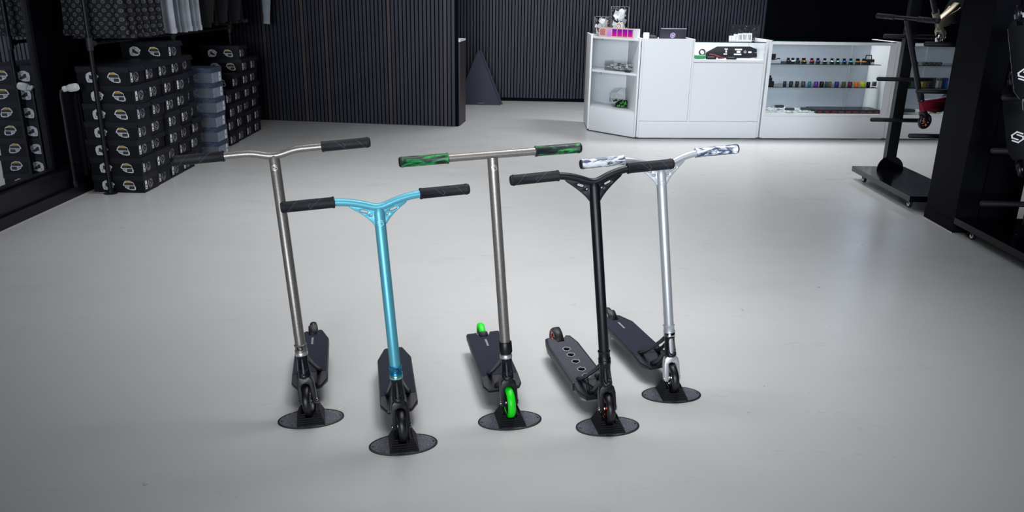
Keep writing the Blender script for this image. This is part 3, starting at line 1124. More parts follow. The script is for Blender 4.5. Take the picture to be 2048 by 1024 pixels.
def part_poly(name, poly, z0_, z1, mtl, b=.0015, par=None):
    m = M(); m.prism(poly, z0_, z1, inv, b)
    return m.build(name, mtl, par or root)


part_poly('side_panel', wallseg(P0, P3, 0, 0, .019, -1), .02, LZ, WHT)
part_poly('back_panel', wallseg(P3 + Vector((.02, -.0)), P2 + Vector((-.02, 0)), 0, 0, .012, -1), .02, LZ - .01, WHT)
part_poly('end_panel', wallseg(P1, P2, 0, 0, .019, 1), .02, LZ, WHT)
dg = (P1 - P0).normalized(); dn = Vector((-dg.y, dg.x))
A0 = P0 + dg * .027 + dn * .006; A1 = P1 - dg * .030 + dn * .006
B2 = P2 + Vector((-.022, -.014)); B3 = P3 + Vector((.022, -.02))
for z in (.245, .628, .968):
    part_poly('shelf', [(A0.x, A0.y), (A1.x, A1.y), (B2.x, B2.y), (B3.x, B3.y)], z, z + .020, WHT)
part_poly('plinth', wallseg(P0 + dg * .022, P1 - dg * .022, 0, 0, .018, 1), .012, .246, WHT)
m = M()
for z in (.955, .612):
    q = P0 + dg * .115 + dn * .05
    m.cyl((q.x, q.y, z), (q.x, q.y, z + .012), .005, None, 10, inv)
m.build('shelf_pin', BLKM, root)
tag(root, 'white open corner shelf unit at the left end of the counter', 'shelf unit')

# cash desk
root = empty('cash_desk', mx=CM)
WD = 1.285


def cbox(name, lo, hi, mtl, par, b=.0015):
    m = M(); m.bb(lo, hi, None, b)
    return m.build(name, mtl, par)


H1 = .997
cbox('end_panel', (.004, 0, .02), (.024, .50, H1), WHT, root)
cbox('front_panel', (.026, .004, .186), (.520, .022, H1), WHT, root)
cbox('divider_panel', (.522, .000, .02), (.540, .50, H1), WHT, root)
cbox('front_panel', (.542, .004, .186), (1.262, .022, .772), WHT, root)
cbox('plinth', (.026, .002, .014), (1.262, .022, .182), WHT, root)
cbox('end_panel', (1.264, 0, .02), (1.284, .50, H1), WHT, root)
cbox('worktop', (.026, .024, .905), (.520, .50, .925), WHT, root)
o = cbox('shelf', (.542, .004, .776), (1.262, .50, .800), WHT, root)
cbox('shelf_edge', (.542, .000, .776), (1.262, .0035, .800), WHT, o)
cbox('back_panel', (.542, .486, .80), (1.262, .498, .965), WHT, root)
o = cbox('glass_front', (.543, .008, .802), (1.261, .013, .968), GLASS, root, 0)
o = cbox('glass_top', (.542, .004, .968), (1.262, .498, .976), GLASS, root, 0)
cbox('glass_edge', (.542, .001, .9685), (1.262, .0038, .9755), GLASSE, o, 0)
tag(root, 'white cash desk with a small glass display bay on its right half', 'counter')

SHW = 1.335


def make_showcase():
    root = empty('showcase')
    cbox('end_panel', (0, 0, .02), (.020, .50, H1), WHT, root)
    cbox('end_panel', (SHW - .020, 0, .02), (SHW, .50, H1), WHT, root)
    cbox('front_post', (.0205, .000, .262), (.034, .020, H1), WHT, root)
    cbox('front_post', (SHW - .066, .000, .012), (SHW - .0205, .020, H1), WHT, root)
    cbox('front_panel', (.0205, .004, .014), (SHW - .067, .020, .242), WHT, root)
    cbox('bottom_shelf', (.0205, .000, .244), (SHW - .067, .48, .262), WHT, root)
    cbox('top_rail', (.0345, .000, .958), (SHW - .0665, .020, .985), WHT, root)
    o = cbox('glass_top', (.0205, .000, .986), (SHW - .0205, .50, .994), GLASS, root, 0)
    cbox('glass_edge', (.0205, -.003, .9865), (SHW - .0205, -.0003, .9935), GLASSE, o, 0)
    cbox('glass_front', (.0345, .010, .263), (SHW - .0665, .014, .957), GLASS, root, 0)
    bp = mat('pale_grey_sliding_door', (172, 179, 192), .35)
    cbox('sliding_door', (.022, .484, .263), (.62, .494, .985), bp, root, .001)
    cbox('sliding_door', (.60, .472, .263), (1.10, .482, .985), bp, root, .001)
    cbox('sliding_door', (1.08, .484, .263), (SHW - .022, .494, .985), bp, root, .001)
    for z in (.755, .522):
        o = cbox('glass_shelf', (.0205, .10, z), (1.245, .46, z + .006), GLASS, root, 0)
        cbox('glass_edge', (.0205, .097, z + .0004), (1.245, .0997, z + .0056), GLASSE, o, 0)
    m = M()
    m.bb((1.085, .455, .263), (1.097, .470, .957), None, .001)
    m.build('shelf_rail', ALU, root)
    return root


sh0 = make_showcase()
sh0.matrix_basis = CM @ T((1.300, 0, 0))
tag(sh0, 'white framed glass showcase full of small coloured parts', 'showcase', 'glass showcases')
sh1 = copy_tree(sh0)
sh1.matrix_basis = CM @ T((1.300 + SHW + .004, 0, 0))
tag(sh1, 'white framed glass showcase half hidden behind the wheeled rack', 'showcase', 'glass showcases')


def at(s, d, z, rot=0.0):
    return CM @ T((s, d, z)) @ RZ(R(rot))


# clamps on the upper glass shelf
Z1, Z2 = .7612, .5282


def clamp_display(s, ringm, ringname, lab, wdt=.034):
    r_ = empty('clamp_display', mx=at(s, .20, Z1, rnd.uniform(-4, 4)))
    m = M(); m.bb((-wdt / 2, -.012, 0), (wdt / 2, .020, .016), None, .002); m.bb((-wdt / 2 + .005, .006, .016), (wdt / 2 - .005, .020, .052), None, .002)
    m.build('display_block', BLKM, r_)
    m = M(); m.lathe([(wdt * .5, 0), (wdt * .56, .002), (wdt * .56, .010), (wdt * .5, .012), (wdt * .40, .012), (wdt * .40, 0)], 20, T((0, -.004, .017)), True)
    o = m.build('ring', ringm, r_)
    o['label'] = ringname + ' ring'
    tag(r_, lab, 'scooter part', 'clamps on the upper showcase shelf')


gold = mat('gold_anodised', (196, 160, 84), .3, .8)
cols = [('black', BLK), ('white', WHT2), ('dark grey', DPRINT), ('gold', gold), ('red', mat('red_anodised', (176, 30, 48), .3, .5)), ('purple', mat('purple_anodised', (110, 52, 160), .3, .6)),
        ('grey', GPRINT), ('silver white', ALU), ('mint', mat('mint_anodised', (130, 200, 200), .3, .6)), ('blue', mat('blue_anodised', (30, 120, 190), .3, .6)), ('pale blue', mat('pale_blue_anodised', (100, 180, 220), .3, .5)),
        ('amber', mat('amber_anodised', (206, 150, 62), .3, .6)), ('orange', mat('orange_anodised', (226, 140, 60), .3, .5))]
wherenames = ['first of the row', 'just right of the plain black one', 'just left of the gold one', 'between the dark and red ones', 'left of the purple one', 'right of the red one', 'right of the purple one', 'left of the mint one', 'right of the white one', 'right of the mint one', 'right of the bright blue one', 'last but one of the row', 'at the right end of the row']
for (s, (cn, cm_), wn) in zip((1.600, 1.648, 1.701, 1.765, 1.851, 1.915, 1.990, 2.065, 2.129, 2.199, 2.269, 2.344, 2.409), cols, wherenames):
    clamp_display(s, cm_, cn, 'clamp with %s ring on the upper showcase shelf, %s' % (cn, wn), .046 if cn in ('gold', 'amber') else .036)
# left end and right end pieces on the upper shelf
r_ = empty('parts_box', mx=at(1.455, .20, Z1)); m = M(); m.bb((-.045, -.03, 0), (.05, .03, .030), None, .002); m.build('box', GPRINT, r_)
m = M(); m.bb((-.040, -.01, .031), (.000, .02, .090), None, .003); m.build('card', BLKM, r_); m = M(); m.tube([(.005, -.012, .036), (.022, -.012, .046), (.046, -.012, .043)], .007, 10); m.build('hose', BLKM, r_)
tag(r_, 'grey box with black parts at the left end of the upper glass shelf', 'box')
for k, s in enumerate((1.520, 1.560)):
    m = M(); m.lathe([(.010, 0), (.018, .001), (.018, .016), (.012, .020), (.0105, .020)], 20, None, True)
    o = m.build('headset_cup', DPRINT, None, at(s, .20, Z1)); tag(o, ['low grey round cup nearest the grey box on the upper shelf', 'low grey round cup nearest the first black clamp, upper shelf'][k], 'scooter part', 'cups on the upper shelf')
r_ = empty('fork_part', mx=at(2.47, .24, Z1)); m = M(); m.bb((-.045, -.02, 0), (.06, .02, .045), None, .006); m.build('body', BLKM, r_); m = M(); m.tube([(-.03, 0, .045), (-.025, 0, .085), (.03, 0, .085), (.035, 0, .045)], .006, 10); m.build('bracket', BLKM, r_); m = M(); m.lathe([(.014, 0), (.018, .004), (.018, .014), (.012, .016)], 16, T((.035, -.035, 0))); m.build('ring', ALU, r_)
tag(r_, 'black bracket part at the right end of the upper glass shelf', 'scooter part')
# middle shelf: coloured collars
mid = [(1.587, 'navy blue', (32, 40, 78), .034), (1.655, 'charcoal', (48, 48, 54), .040), (1.720, 'dark brown', (62, 48, 50), .038), (1.786, 'black and silver', (70, 74, 78), .042), (1.853, 'teal', (32, 118, 138), .034), (1.925, 'violet', (104, 56, 150), .046),
       (1.986, 'black', (26, 26, 32), .044), (2.034, 'slate blue', (48, 84, 104), .030), (2.072, 'bronze', (112, 92, 60), .036), (2.148, 'indigo', (56, 48, 128), .046), (2.224, 'olive brown', (92, 84, 62), .044), (2.292, 'maroon', (116, 42, 70), .046),
       (2.362, 'bright orange', (248, 138, 40), .050), (2.432, 'bright yellow', (226, 224, 50), .050), (2.492, 'jet black', (20, 20, 26), .040)]
for s, cn, cc, wd_ in mid:
    r_ = empty('grip_tape_roll' if False else 'bar_collar', mx=at(s, .20, Z2, rnd.uniform(-3, 3)))
    m = M(); m.lathe([(wd_ * .46, 0), (wd_ * .5, .003), (wd_ * .5, .045), (wd_ * .46, .048), (wd_ * .36, .048), (wd_ * .36, 0)], 24, None, True)
    m.build('ring', mat('anodised_' + cn.replace(' ', '_'), cc, .35, .25), r_)
    for k in range(2):
        m = M(); m.cyl((wd_ * .3, wd_ * .42, .012 + k * .022), (wd_ * .3 + .006, wd_ * .42, .012 + k * .022), .004, None, 10); m.build('bolt', ALU, r_)
    tag(r_, '%s round bar collar standing on the middle glass shelf' % cn, 'scooter part', 'collars on the middle showcase shelf')
r_ = empty('parts_stack', mx=at(1.425, .20, Z2)); m = M(); m.bb((-.04, -.02, 0), (.04, .02, .048), None, .004); m.build('box', BLKM, r_); m = M(); m.bb((-.035, -.015, .049), (.018, .015, .082), None, .004); m.build('block', BLKM, r_); m = M(); m.lathe([(.008, 0), (.018, .002), (.018, .022), (.008, .024)], 14, T((-.008, 0, .083))); m.build('cap', BLKM, r_)
tag(r_, 'stack of black parts at the left end of the middle glass shelf', 'scooter part')
m = M(); m.tube([(.02 * math.cos(a * .7), .02 * math.sin(a * .7), .006 + a * .0013) for a in range(36)], .005, 8)
o = m.build('spring', mat('dark_purple_coil', (56, 44, 78), .4, .4), None, at(2.555, .20, Z2)); tag(o, 'dark purple coil at the right end of the middle glass shelf', 'scooter part')
# bottom of the showcase: loose chrome bits, three dark blocks and ten trays
mat('bright_zinc', (220, 224, 226), .4, .3)
m = M(); rr = random.Random(5)
for k in range(230):
    s = rr.uniform(1.36, 1.88); d = rr.uniform(.06, .40)
    mx = T((s, d, .2632 + rr.uniform(.006, .022))) @ Matrix.Rotation(rr.uniform(0, 6.28), 4, 'Z') @ Matrix.Rotation(rr.uniform(-.5, .5), 4, 'X')
    m.mi = rr.choice((0, 0, 1, 2))
    if rr.random() < .5:
        m.cyl((-.014, 0, 0), (.014, 0, 0), rr.uniform(.003, .006), None, 8, mx)
    else:
        m.box((0, 0, 0), (.026, rr.uniform(.008, .016), .006), mx, 0)
o = m.build('loose_bolts', [MATS['bright_zinc'], WHT2, GPRINT], None, CM, 30); tag(o, 'heap of loose bright metal bolts in the bottom of the showcase', 'bolts', None, 'stuff')
for k, (s, d, z, lab) in enumerate([(1.575, .24, .30, 'long dark block lying highest on the loose bolts'), (1.632, .10, .29, 'dark block in the middle of the loose bolts'), (1.815, .14, .29, 'dark block at the right edge of the loose bolts')]):
    m = M(); m.bb((-.045, -.018, 0), (.045, .018, .024), None, .004); o = m.build('bearing_box', DPRINT, None, at(s, d, z, [12, -6, -14][k])); tag(o, lab, 'box', 'dark blocks on the bolts')
r0 = empty('bearing_tray')
m = M(); m.bb((-.0375, -.13, 0), (.0375, .13, .006), None, .001)
for lo, hi in [((-.0375, -.13, .006), (.0375, -.126, .036)), ((-.0375, .126, .006), (.0375, .13, .036)), ((-.0375, -.126, .006), (-.032, .126, .036)), ((.032, -.126, .006), (.0375, .126, .036))]:
    m.bb(lo, hi)
m.build('tray', BLKM, r0)
m = M(); m.bb((-.024, -.1315, .008), (.024, -.1302, .024)); m.build('label_strip', mat('dark_red_print', (120, 28, 40), .5), r0)
m = M(); m.bb((-.031, -.125, .007), (.031, .125, .022), None, .002); m.build('contents', mat('grey_tray_contents', (150, 156, 164), .4, .5, noise=(90, (70, 72, 80), .4, .6)), r0)
m = M(); m.bb((-.0365, -.129, .0362), (.0365, .129, .038)); m.build('lid', ACRY, r0)
ords = ['first', 'second', 'third', 'fourth', 'fifth', 'sixth', 'seventh', 'eighth', 'ninth', 'last']
for k in range(9):
    b_ = r0 if k == 0 else copy_tree(r0)
    b_.matrix_basis = at(1.945 + k * .0775, .20, .2632)
    tag(b_, '%s clear lidded black and red tray from the loose bolts, showcase floor' % ords[k if k < 8 else 9], 'tray', 'lidded trays on the showcase floor')
# second showcase contents
for k, s in enumerate((2.972, 3.070, 3.125, 3.179, 3.234)):
    m = M(); m.lathe([(.014, 0), (.024, .003), (.026, .016), (.022, .026), (.010, .028)], 20); o = m.build('wheel_hub', DPRINT, None, at(s, .2, Z1 + .0002)); tag(o, 'dark round hub on the upper shelf of the right showcase, %s from the left' % ords[k], 'scooter part', 'hubs in the right showcase')
pk = [('black', (30, 30, 36)), ('green', (40, 110, 60)), ('purple', (110, 70, 160)), ('navy', (40, 44, 70)), ('yellow', (200, 180, 60)), ('olive', (110, 104, 60)), ('brown', (84, 66, 60)), ('dark', (36, 36, 44)), ('charcoal', (52, 52, 58)), ('pale grey', (176, 178, 182)), ('grey', (120, 124, 130)), ('deep navy', (28, 36, 74)), ('royal blue', (28, 70, 170))]
for k, (cn, cc) in enumerate(pk):
    r_ = empty('grip_packet', mx=at(2.93 + k * .0345, .2, Z2 + .0002)); m = M(); m.bb((-.0145, -.012, 0), (.0145, .012, .098), None, .004); m.build('packet', mat('packet_' + cn.replace(' ', '_'), cc, .4), r_)
    m = M(); m.bb((-.012, -.0128, .070), (.012, -.0122, .092)); m.build('header_card', DPRINT, r_)
    tag(r_, '%s upright packet on the middle shelf of the right showcase' % cn, 'packet', 'packets in the right showcase')
for k, s in enumerate((2.74, 2.98, 3.03)):
    m = M(); m.lathe([(.010, 0), (.045, .002), (.052, .012), (.045, .026), (.010, .028)], 24, None); o = m.build('spare_wheel', DPRINT, None, at(s, .25, .2632)); tag(o, ['grey wheel at the left of the right showcase floor', 'grey wheel left of two touching ones, right showcase floor', 'grey wheel beside the cream ones, right showcase floor'][k], 'wheel', 'wheels on the right showcase floor')
    if k < 2:
        m = M(); m.lathe([(.010, 0), (.045, .002), (.052, .012), (.045, .026), (.010, .028)], 24, None); o = m.build('spare_wheel', mat('cream_urethane', (214, 208, 170), .5), None, at(3.12 + k * .106, .13, .2632)); tag(o, ['cream wheel, left of the pair in the right showcase', 'cream wheel, right of the pair in the right showcase'][k], 'wheel', 'wheels on the right showcase floor')

# display bay of the cash desk: a deck on its edge with small parts before it
r_ = empty('scooter_deck', mx=at(.975, .24, .8012) @ RX(R(72)))
m = M()
ol = [(-.25, .020), (-.235, .052), (-.13, .108), (.22, .112), (.295, .084), (.298, .062), (.255, .060), (.255, .048), (.298, .046), (.290, .012), (.22, .004), (-.12, .004)]
m.shape(ol, [[(.268 - .13, .052), (.268 - .10, .050), (.268 - .10, .064), (.268 - .13, .066)]], .030, T((0, 0, .016)), .003)
m.build('deck', BLKM, r_)
m = M()
for x, y, a, b_ in ((-.035, .084, .034, .012), (-.035, .060, .016, .024), (-.045, .034, .036, .012), (.095, .082, .076, .014), (.095, .058, .040, .020), (.085, .032, .078, .014), (.215, .056, .034, .016)):
    m.bb((x - a / 2, y - b_ / 2, .0312), (x + a / 2, y + b_ / 2, .0318))
m.build('decal', PAPER, r_, None, 0)
m = M(); smark(m, .014, .004, .0006, T((.165, .058, .0312))); m.build('emblem', GPRINT, r_, None, 0)
m = M(); m.lathe([(.024, -.012), (.034, -.010), (.034, .010), (.024, .012)], 28, T((-.282, .052, .016)), True); m.build('head_ring', BLKM, r_)
m = M(); m.tube([(-.31, .012, .016), (-.2, .02, .016)], .012, 10); m.build('bar_stub', BLKM, r_)
tag(r_, 'black scooter deck with white marks on its edge in the glass display bay', 'scooter deck')
m = M(); m.lathe([(.010, -.065), (.019, -.06), (.020, 0), (.019, .06), (.010, .065)], 20, T((0, 0, .0205)) @ RY(PI / 2)); o = m.build('bar_grip', mat('green_foam', (58, 140, 96), .5), None, at(.625, .10, .8008, 3)); tag(o, 'green rounded grip at the left of the glass display bay', 'grip')
r_ = empty('pliers', mx=at(.80, .09, .8012)); m = M(); m.tube([(-.075, .0, .046), (-.02, 0, .036), (.05, 0, .014), (.085, 0, .010)], [.010, .012, .011, .006], 10, None, True, .7); m.build('handle', mat('dark_red_rubber', (116, 24, 34), .4), r_); m = M(); m.tube([(.02, .014, .010), (.06, .014, .010), (.085, .010, .012)], [.008, .008, .005], 10); m.build('jaw', BLKM, r_)
tag(r_, 'dark red handled tool lying against the black deck in the display bay', 'tool')
for k, (s, lab) in enumerate([(.735, 'black brake pad box beside the green grip'), (.945, 'black brake pad box in the middle of the display bay')]):
    r_ = empty('pad_box', mx=at(s, .075, .8008, 4)); m = M(); m.bb((-.045, -.02, 0), (.05, .02, .022), None, .006); m.build('box', BLKM, r_); m = M(); m.bb((-.035, -.018, .0222), (.030, -.004, .0228)); m.build('print', PAPER, r_); tag(r_, lab, 'box', 'pad boxes in the display bay')
m = M(); m.bb((-.04, -.02, 0), (.04, .02, .003), None, .001); o = m.build('paper_card', PAPER, None, at(1.06, .07, .8008, 14)); tag(o, 'small white paper card on the floor of the display bay', 'card')

# on the corner unit top
def dgm(a, d, z, rot=0.0):
    p = P0 + dg * a + dn * d
    return T((p.x, p.y, z)) @ RZ(math.atan2(dg.y, dg.x) + R(rot))


TOPZ = .9885


def acrylic_box(name_lab, mx, w_, d_, h_, seed, red):
    r_ = empty('acrylic_box', mx=mx)
    m = M(); t = .003
    for lo, hi in [((-w_ / 2, -d_ / 2, 0), (w_ / 2, d_ / 2, t)), ((-w_ / 2, -d_ / 2, t), (w_ / 2, -d_ / 2 + t, h_)), ((-w_ / 2, d_ / 2 - t, t), (w_ / 2, d_ / 2, h_)), ((-w_ / 2, -d_ / 2 + t, t), (-w_ / 2 + t, d_ / 2 - t, h_)), ((w_ / 2 - t, -d_ / 2 + t, t), (w_ / 2, d_ / 2 - t, h_))]:
        m.bb(lo, hi)
    m.build('walls', ACRY, r_, None, 0)
    m = M()
    t2 = .0016
    for sx in (-1, 1):
        for sy in (-1, 1):
            m.bb((sx * w_ / 2 - t2, sy * d_ / 2 - t2, 0), (sx * w_ / 2 + t2, sy * d_ / 2 + t2, h_))
        m.bb((sx * w_ / 2 - t2, -d_ / 2, h_ - .003), (sx * w_ / 2 + t2, d_ / 2, h_)); m.bb((-w_ / 2, sx * d_ / 2 - t2, h_ - .003), (w_ / 2, sx * d_ / 2 + t2, h_))
    m.build('polished_edges', mat('acrylic_edge', (150, 156, 160), .2), r_, None, 0)
    rr = random.Random(seed)
    m = M()
    for k in range(95):
        z = rr.uniform(.02, h_ * (.86 if rr.random() < .35 else .62))
        mx2 = T((rr.uniform(-w_ * .28, w_ * .28), rr.uniform(-d_ * .34, d_ * .28), z)) @ RZ(rr.uniform(-.6, .6)) @ RX(rr.uniform(.8, 1.5)) @ RZ(rr.uniform(0, 3))
        m.mi = rr.choices((0, 1, 2), (12, red * .5, 1.5))[0]
        a = w_ * rr.uniform(.14, .25); b2 = w_ * rr.uniform(.13, .24)
        q = [(-a, -b2), (a * .8, -b2 * 1.1), (a, b2 * .4), (a * .3, b2), (-a * .9, b2 * .8)]
        m.prism(q, 0, .0012, mx2)
    o = m.build('stickers', [PAPER, mat('red_sticker', (186, 44, 54), .5), MATS['black_print']], r_, None, 0)
    o['kind'] = 'stuff'
    tag(r_, name_lab, 'box', 'acrylic sticker boxes on the counter')
    return r_


a1 = acrylic_box('shorter clear box of white and red stickers at the counter end', dgm(.022, .15, TOPZ), .150, .10, .195, 3, 5)
a2 = acrylic_box('taller clear box of white stickers with a round red badge', dgm(.160, .255, TOPZ, 12), .155, .10, .300, 9, 0.3)
m = M()
q = T((.020, -.0512, .105)) @ RX(PI / 2)
m.prism(circ(0, 0, .034, 24), 0, .0006, q)
m.mi = 1; m.prism(circ(0, 0, .026, 24), .0006, .0010, q)
m.mi = 0; m.prism(circ(0, 0, .018, 24), .0010, .0014, q)
m.mi = 2; m.strokes([[(-.006, -.009), (-.006, .002), (.000, .007)], [(.006, .009), (.006, -.002), (.000, -.007)]], .004, .0004, q @ T((0, 0, .0014)))
m.build('badge', [PAPER, mat('dark_red_ring', (150, 30, 48), .5), DPRINT], a2, None, 0)
# follower counter block
r_ = empty('counter_sign', mx=dgm(.325, .055, TOPZ, 3))
m = M(); m.bb((-.240, -.02, 0), (.195, .02, .092), None, .003); m.build('wooden_block', mat('pale_pink_wood', (226, 196, 180), .5, noise=(10, (212, 178, 160), .3, .7, (1, 8, 8))), r_)
F = T((0, -.0202, .046)) @ RX(PI / 2)
for k in range(5):
    m = M()
    c = -.108 + k * .066
    def gradient():
        g = bpy.data.materials.new('violet_to_pink_screen' if k else 'pale_violet_screen'); g.use_nodes = True; nt = g.node_tree; b = nt.nodes['Principled BSDF']
        tc = nt.nodes.new('ShaderNodeTexCoord'); sp = nt.nodes.new('ShaderNodeSeparateXYZ'); rp = nt.nodes.new('ShaderNodeValToRGB')
        nt.links.new(tc.outputs['Generated'], sp.inputs[0]); nt.links.new(sp.outputs['Z'], rp.inputs[0])
        rp.color_ramp.elements[0].color = srgb(196, 28, 130) if k else srgb(178, 120, 196); rp.color_ramp.elements[1].color = srgb(92, 22, 150) if k else srgb(190, 140, 206)
        nt.links.new(rp.outputs[0], b.inputs['Base Color']); nt.links.new(rp.outputs[0], b.inputs['Emission Color']); b.inputs['Emission Strength'].default_value = .35; b.inputs['Roughness'].default_value = .2
        return g
    m.bb((c - .028, -.0212, .012), (c + .028, -.0201, .082), None, .001)
    m.build('digit_tile', gradient(), r_)
m = M()
rq = lambda a, rr_: [(sx * (a - rr_) + rr_ * math.cos(t), sy * (a - rr_) + rr_ * math.sin(t)) for sx, sy, t0 in ((1, 1, 0), (-1, 1, PI / 2), (-1, -1, PI), (1, -1, 1.5 * PI)) for t in [t0 + PI / 2 * j / 4 for j in range(5)]]
Q = F @ T((-.192, 0, 0))
m.prism(rq(.030, .011), 0, .0006, Q)
m.mi = 1
m.shape(rq(.023, .008), [rq(.018, .006)], .0006, Q @ T((0, 0, .0009)))
m.shape(circ(0, 0, .011, 20), [circ(0, 0, .0065, 20)], .0006, Q @ T((0, 0, .0009)))
m.prism(circ(.0125, .0125, .0028, 10), .0006, .0012, Q)
m.build('camera_icon', [mat('dark_rose_print', (176, 36, 74), .5), mat('pale_rose_print', (236, 190, 196), .5)], r_, None, 0)
m = M(); m.bb((.197, -.022, 0), (.245, .022, .093), None, .008); m.build('end_cap', WHT2, r_)
tag(r_, 'pale wooden counter sign with a camera icon and five violet tiles', 'sign')
m = M(); m.lathe([(.010, 0), (.030, 0), (.030, .055), (.026, .058), (.010, .058)], 28, None, True); o = m.build('paper_roll', PAPER, None, dgm(.585, .17, TOPZ)); tag(o, 'white paper roll standing right of the wooden counter sign', 'roll')
# shelves of the corner unit
SHZ = .6485; SLZ = .2655
r_ = empty('parts_tray', mx=dgm(.315, .17, SHZ, 4))
m = M(); w_, d_, h_, t = .37, .16, .098, .003
for lo, hi in [((-w_ / 2, -d_ / 2, 0), (w_ / 2, d_ / 2, t)), ((-w_ / 2, -d_ / 2, t), (w_ / 2, -d_ / 2 + t, h_)), ((-w_ / 2, d_ / 2 - t, t), (w_ / 2, d_ / 2, h_)), ((-w_ / 2, -d_ / 2 + t, t), (-w_ / 2 + t, d_ / 2 - t, h_)), ((w_ / 2 - t, -d_ / 2 + t, t), (w_ / 2, d_ / 2 - t, h_))]:
    m.bb(lo, hi)
m.build('walls', ACRY, r_, None, 0)
m = M(); rr = random.Random(21)
for k in range(170):
    hh = .075 * (1 - (abs(rr.uniform(-1, 1)) ** 2) * .35)
    mx2 = T((rr.uniform(-.155, .155), rr.uniform(-.058, .058), rr.uniform(.014, hh))) @ RZ(rr.uniform(0, 6.28)) @ RX(rr.uniform(0, 3))
    m.mi = rr.choice((0, 0, 1))
    m.box((0, 0, 0), (rr.uniform(.024, .040), .010, .005), mx2, .001)
    if k % 3 == 0:
        m.lathe([(.006, -.003), (.010, -.003), (.010, .003), (.006, .003)], 10, mx2, True)
o = m.build('metal_parts', [mat('bright_zinc', (220, 224, 226), .4, .3), mat('dark_steel', (110, 117, 122), .4, .4)], r_); o['kind'] = 'stuff'
tag(r_, 'clear tray heaped with shiny metal parts on the middle corner shelf', 'tray')
m = M(); m.tube([(-.03, 0, .006), (.03, 0, .006)], .006, 8); o = m.build('metal_pin', DPRINT, None, dgm(.47, .052, SHZ, 8)); tag(o, 'dark pin lying on the shelf in front of the metal parts tray', 'pin')
r_ = empty('sweet_jar', mx=dgm(.285, .20, SLZ))
m = M()
oc = [(.112 * math.cos(a), .098 + .100 * math.sin(a)) for a in [R(22.5 + 45 * k) for k in range(8)]]
m.shape(oc, [], .13, RX(PI / 2), .012)
m.build('jar', ACRY, r_, None, 20)
m = M(); m.shape([(x * .5 - .03, .10 + (y - .098) * .5) for x, y in oc], [[(x * .44 - .03, .10 + (y - .098) * .44) for x, y in oc]], .002, T((0, -.0675, 0)) @ RX(PI / 2)); m.build('opening_rim', mat('jar_rim', (200, 204, 206), .3), r_, None, 0)
m = M(); rr = random.Random(8)
for k in range(90):
    a = rr.uniform(-.085, .085); z = rr.uniform(.016, .072)
    if abs(a) > .05 + z * .5:
        a *= .6
    mx2 = T((a, rr.uniform(-.045, .045), z)) @ RZ(rr.uniform(0, 6)) @ RX(rr.uniform(0, 6))
    m.mi = rr.choice((0, 1, 1))
    m.lathe([(.003, -.010), (.009, -.008), (.009, .008), (.003, .010)], 8, mx2)
o = m.build('contents', [mat('lime_plastic', (70, 190, 60), .4), BLKM], r_); o['kind'] = 'stuff'
tag(r_, 'clear eight sided jar of green and black bits on the lowest corner shelf', 'jar')
# laptop and card reader behind the cash desk front
r_ = empty('laptop', mx=at(.377, .24, .9258))
m = M(); m.bb((-.135, .03, 0), (.135, .22, .014), None, .003); m.build('base', BLK, r_)
LM = T((0, .028, .008)) @ RX(R(10))
m = M(); m.bb((-.135, -.004, 0), (.135, .004, .160), None, .003); m.build('screen_lid', mat('blue_black_laptop', (26, 28, 40), .35), r_, LM)
m = M(); m.bb((-.133, -.0048, .152), (.133, -.0042, .1585)); m.build('lid_edge', GPRINT, r_, LM)
m = M()
hx = [(.029 * math.sin(PI * k / 3), .029 * math.cos(PI * k / 3)) for k in range(6)]
m.prism(hx, 0, .0006, T((-.004, -.0042, .088)) @ RX(PI / 2)); m.mi = 1
smark(m, .021, .006, .0006, T((-.004, -.0050, .088)) @ RX(PI / 2))
m.build('emblem', [mat('iridescent_sticker', (214, 222, 232), .25, noise=(40, (206, 150, 226), .4, .6)), mat('violet_mark', (84, 70, 140), .4)], r_, LM)
tag(r_, 'open dark laptop with a hexagonal sticker behind the cash desk front', 'laptop')
r_ = empty('card_printer', mx=at(.125, .25, .9258))
m = M(); m.loft([[(-.075, -.06, 0), (.085, -.06, 0), (.085, .06, 0), (-.075, .06, 0)], [(-.075, -.06, .065), (.085, -.06, .058), (.085, .06, .075), (-.075, .06, .080)], [(-.03, -.045, .095), (.06, -.045, .090), (.06, .05, .100), (-.03, .05, .104)]], None, True, .006); m.build('body', BLKM, r_)
m = M(); m.tube([(-.07, -.03, .06), (-.085, -.03, .082), (-.07, -.03, .094), (-.05, -.03, .09)], .006, 8); m.build('roll_arm', BLKM, r_)
m = M(); m.cyl((.082, -.05, .068), (.092, -.05, .068), .007, None, 12); m.build('button', WHT2, r_)
tag(r_, 'low black receipt printer left of the laptop on the cash desk', 'printer')
r_ = empty('card_display', mx=at(1.120, .30, .9768))
m = M(); w_, d_, h_, t = .30, .10, .165, .003
for lo, hi in [((-w_ / 2, -d_ / 2, 0), (w_ / 2, d_ / 2, t)), ((-w_ / 2, d_ / 2 - t, t), (w_ / 2, d_ / 2, h_)), ((-w_ / 2, -d_ / 2, t), (-w_ / 2 + t, d_ / 2 - t, h_)), ((w_ / 2 - t, -d_ / 2, t), (w_ / 2, d_ / 2 - t, h_)), ((-w_ / 2 + t, -d_ / 2, t), (w_ / 2 - t, -d_ / 2 + t, h_))]:
    m.bb(lo, hi)
m.build('walls', ACRY, r_, None, 0)
m = M(); m.bb((-w_ / 2 + .006, .02, t), (w_ / 2 - .006, .034, .155)); m.build('dark_goods', mat('speckled_black_goods', (20, 22, 30), .4, noise=(60, (150, 156, 168), .60, .70)), r_, None, 0)
tag(r_, 'clear stand of dark speckled goods on the glass counter top', 'display stand')
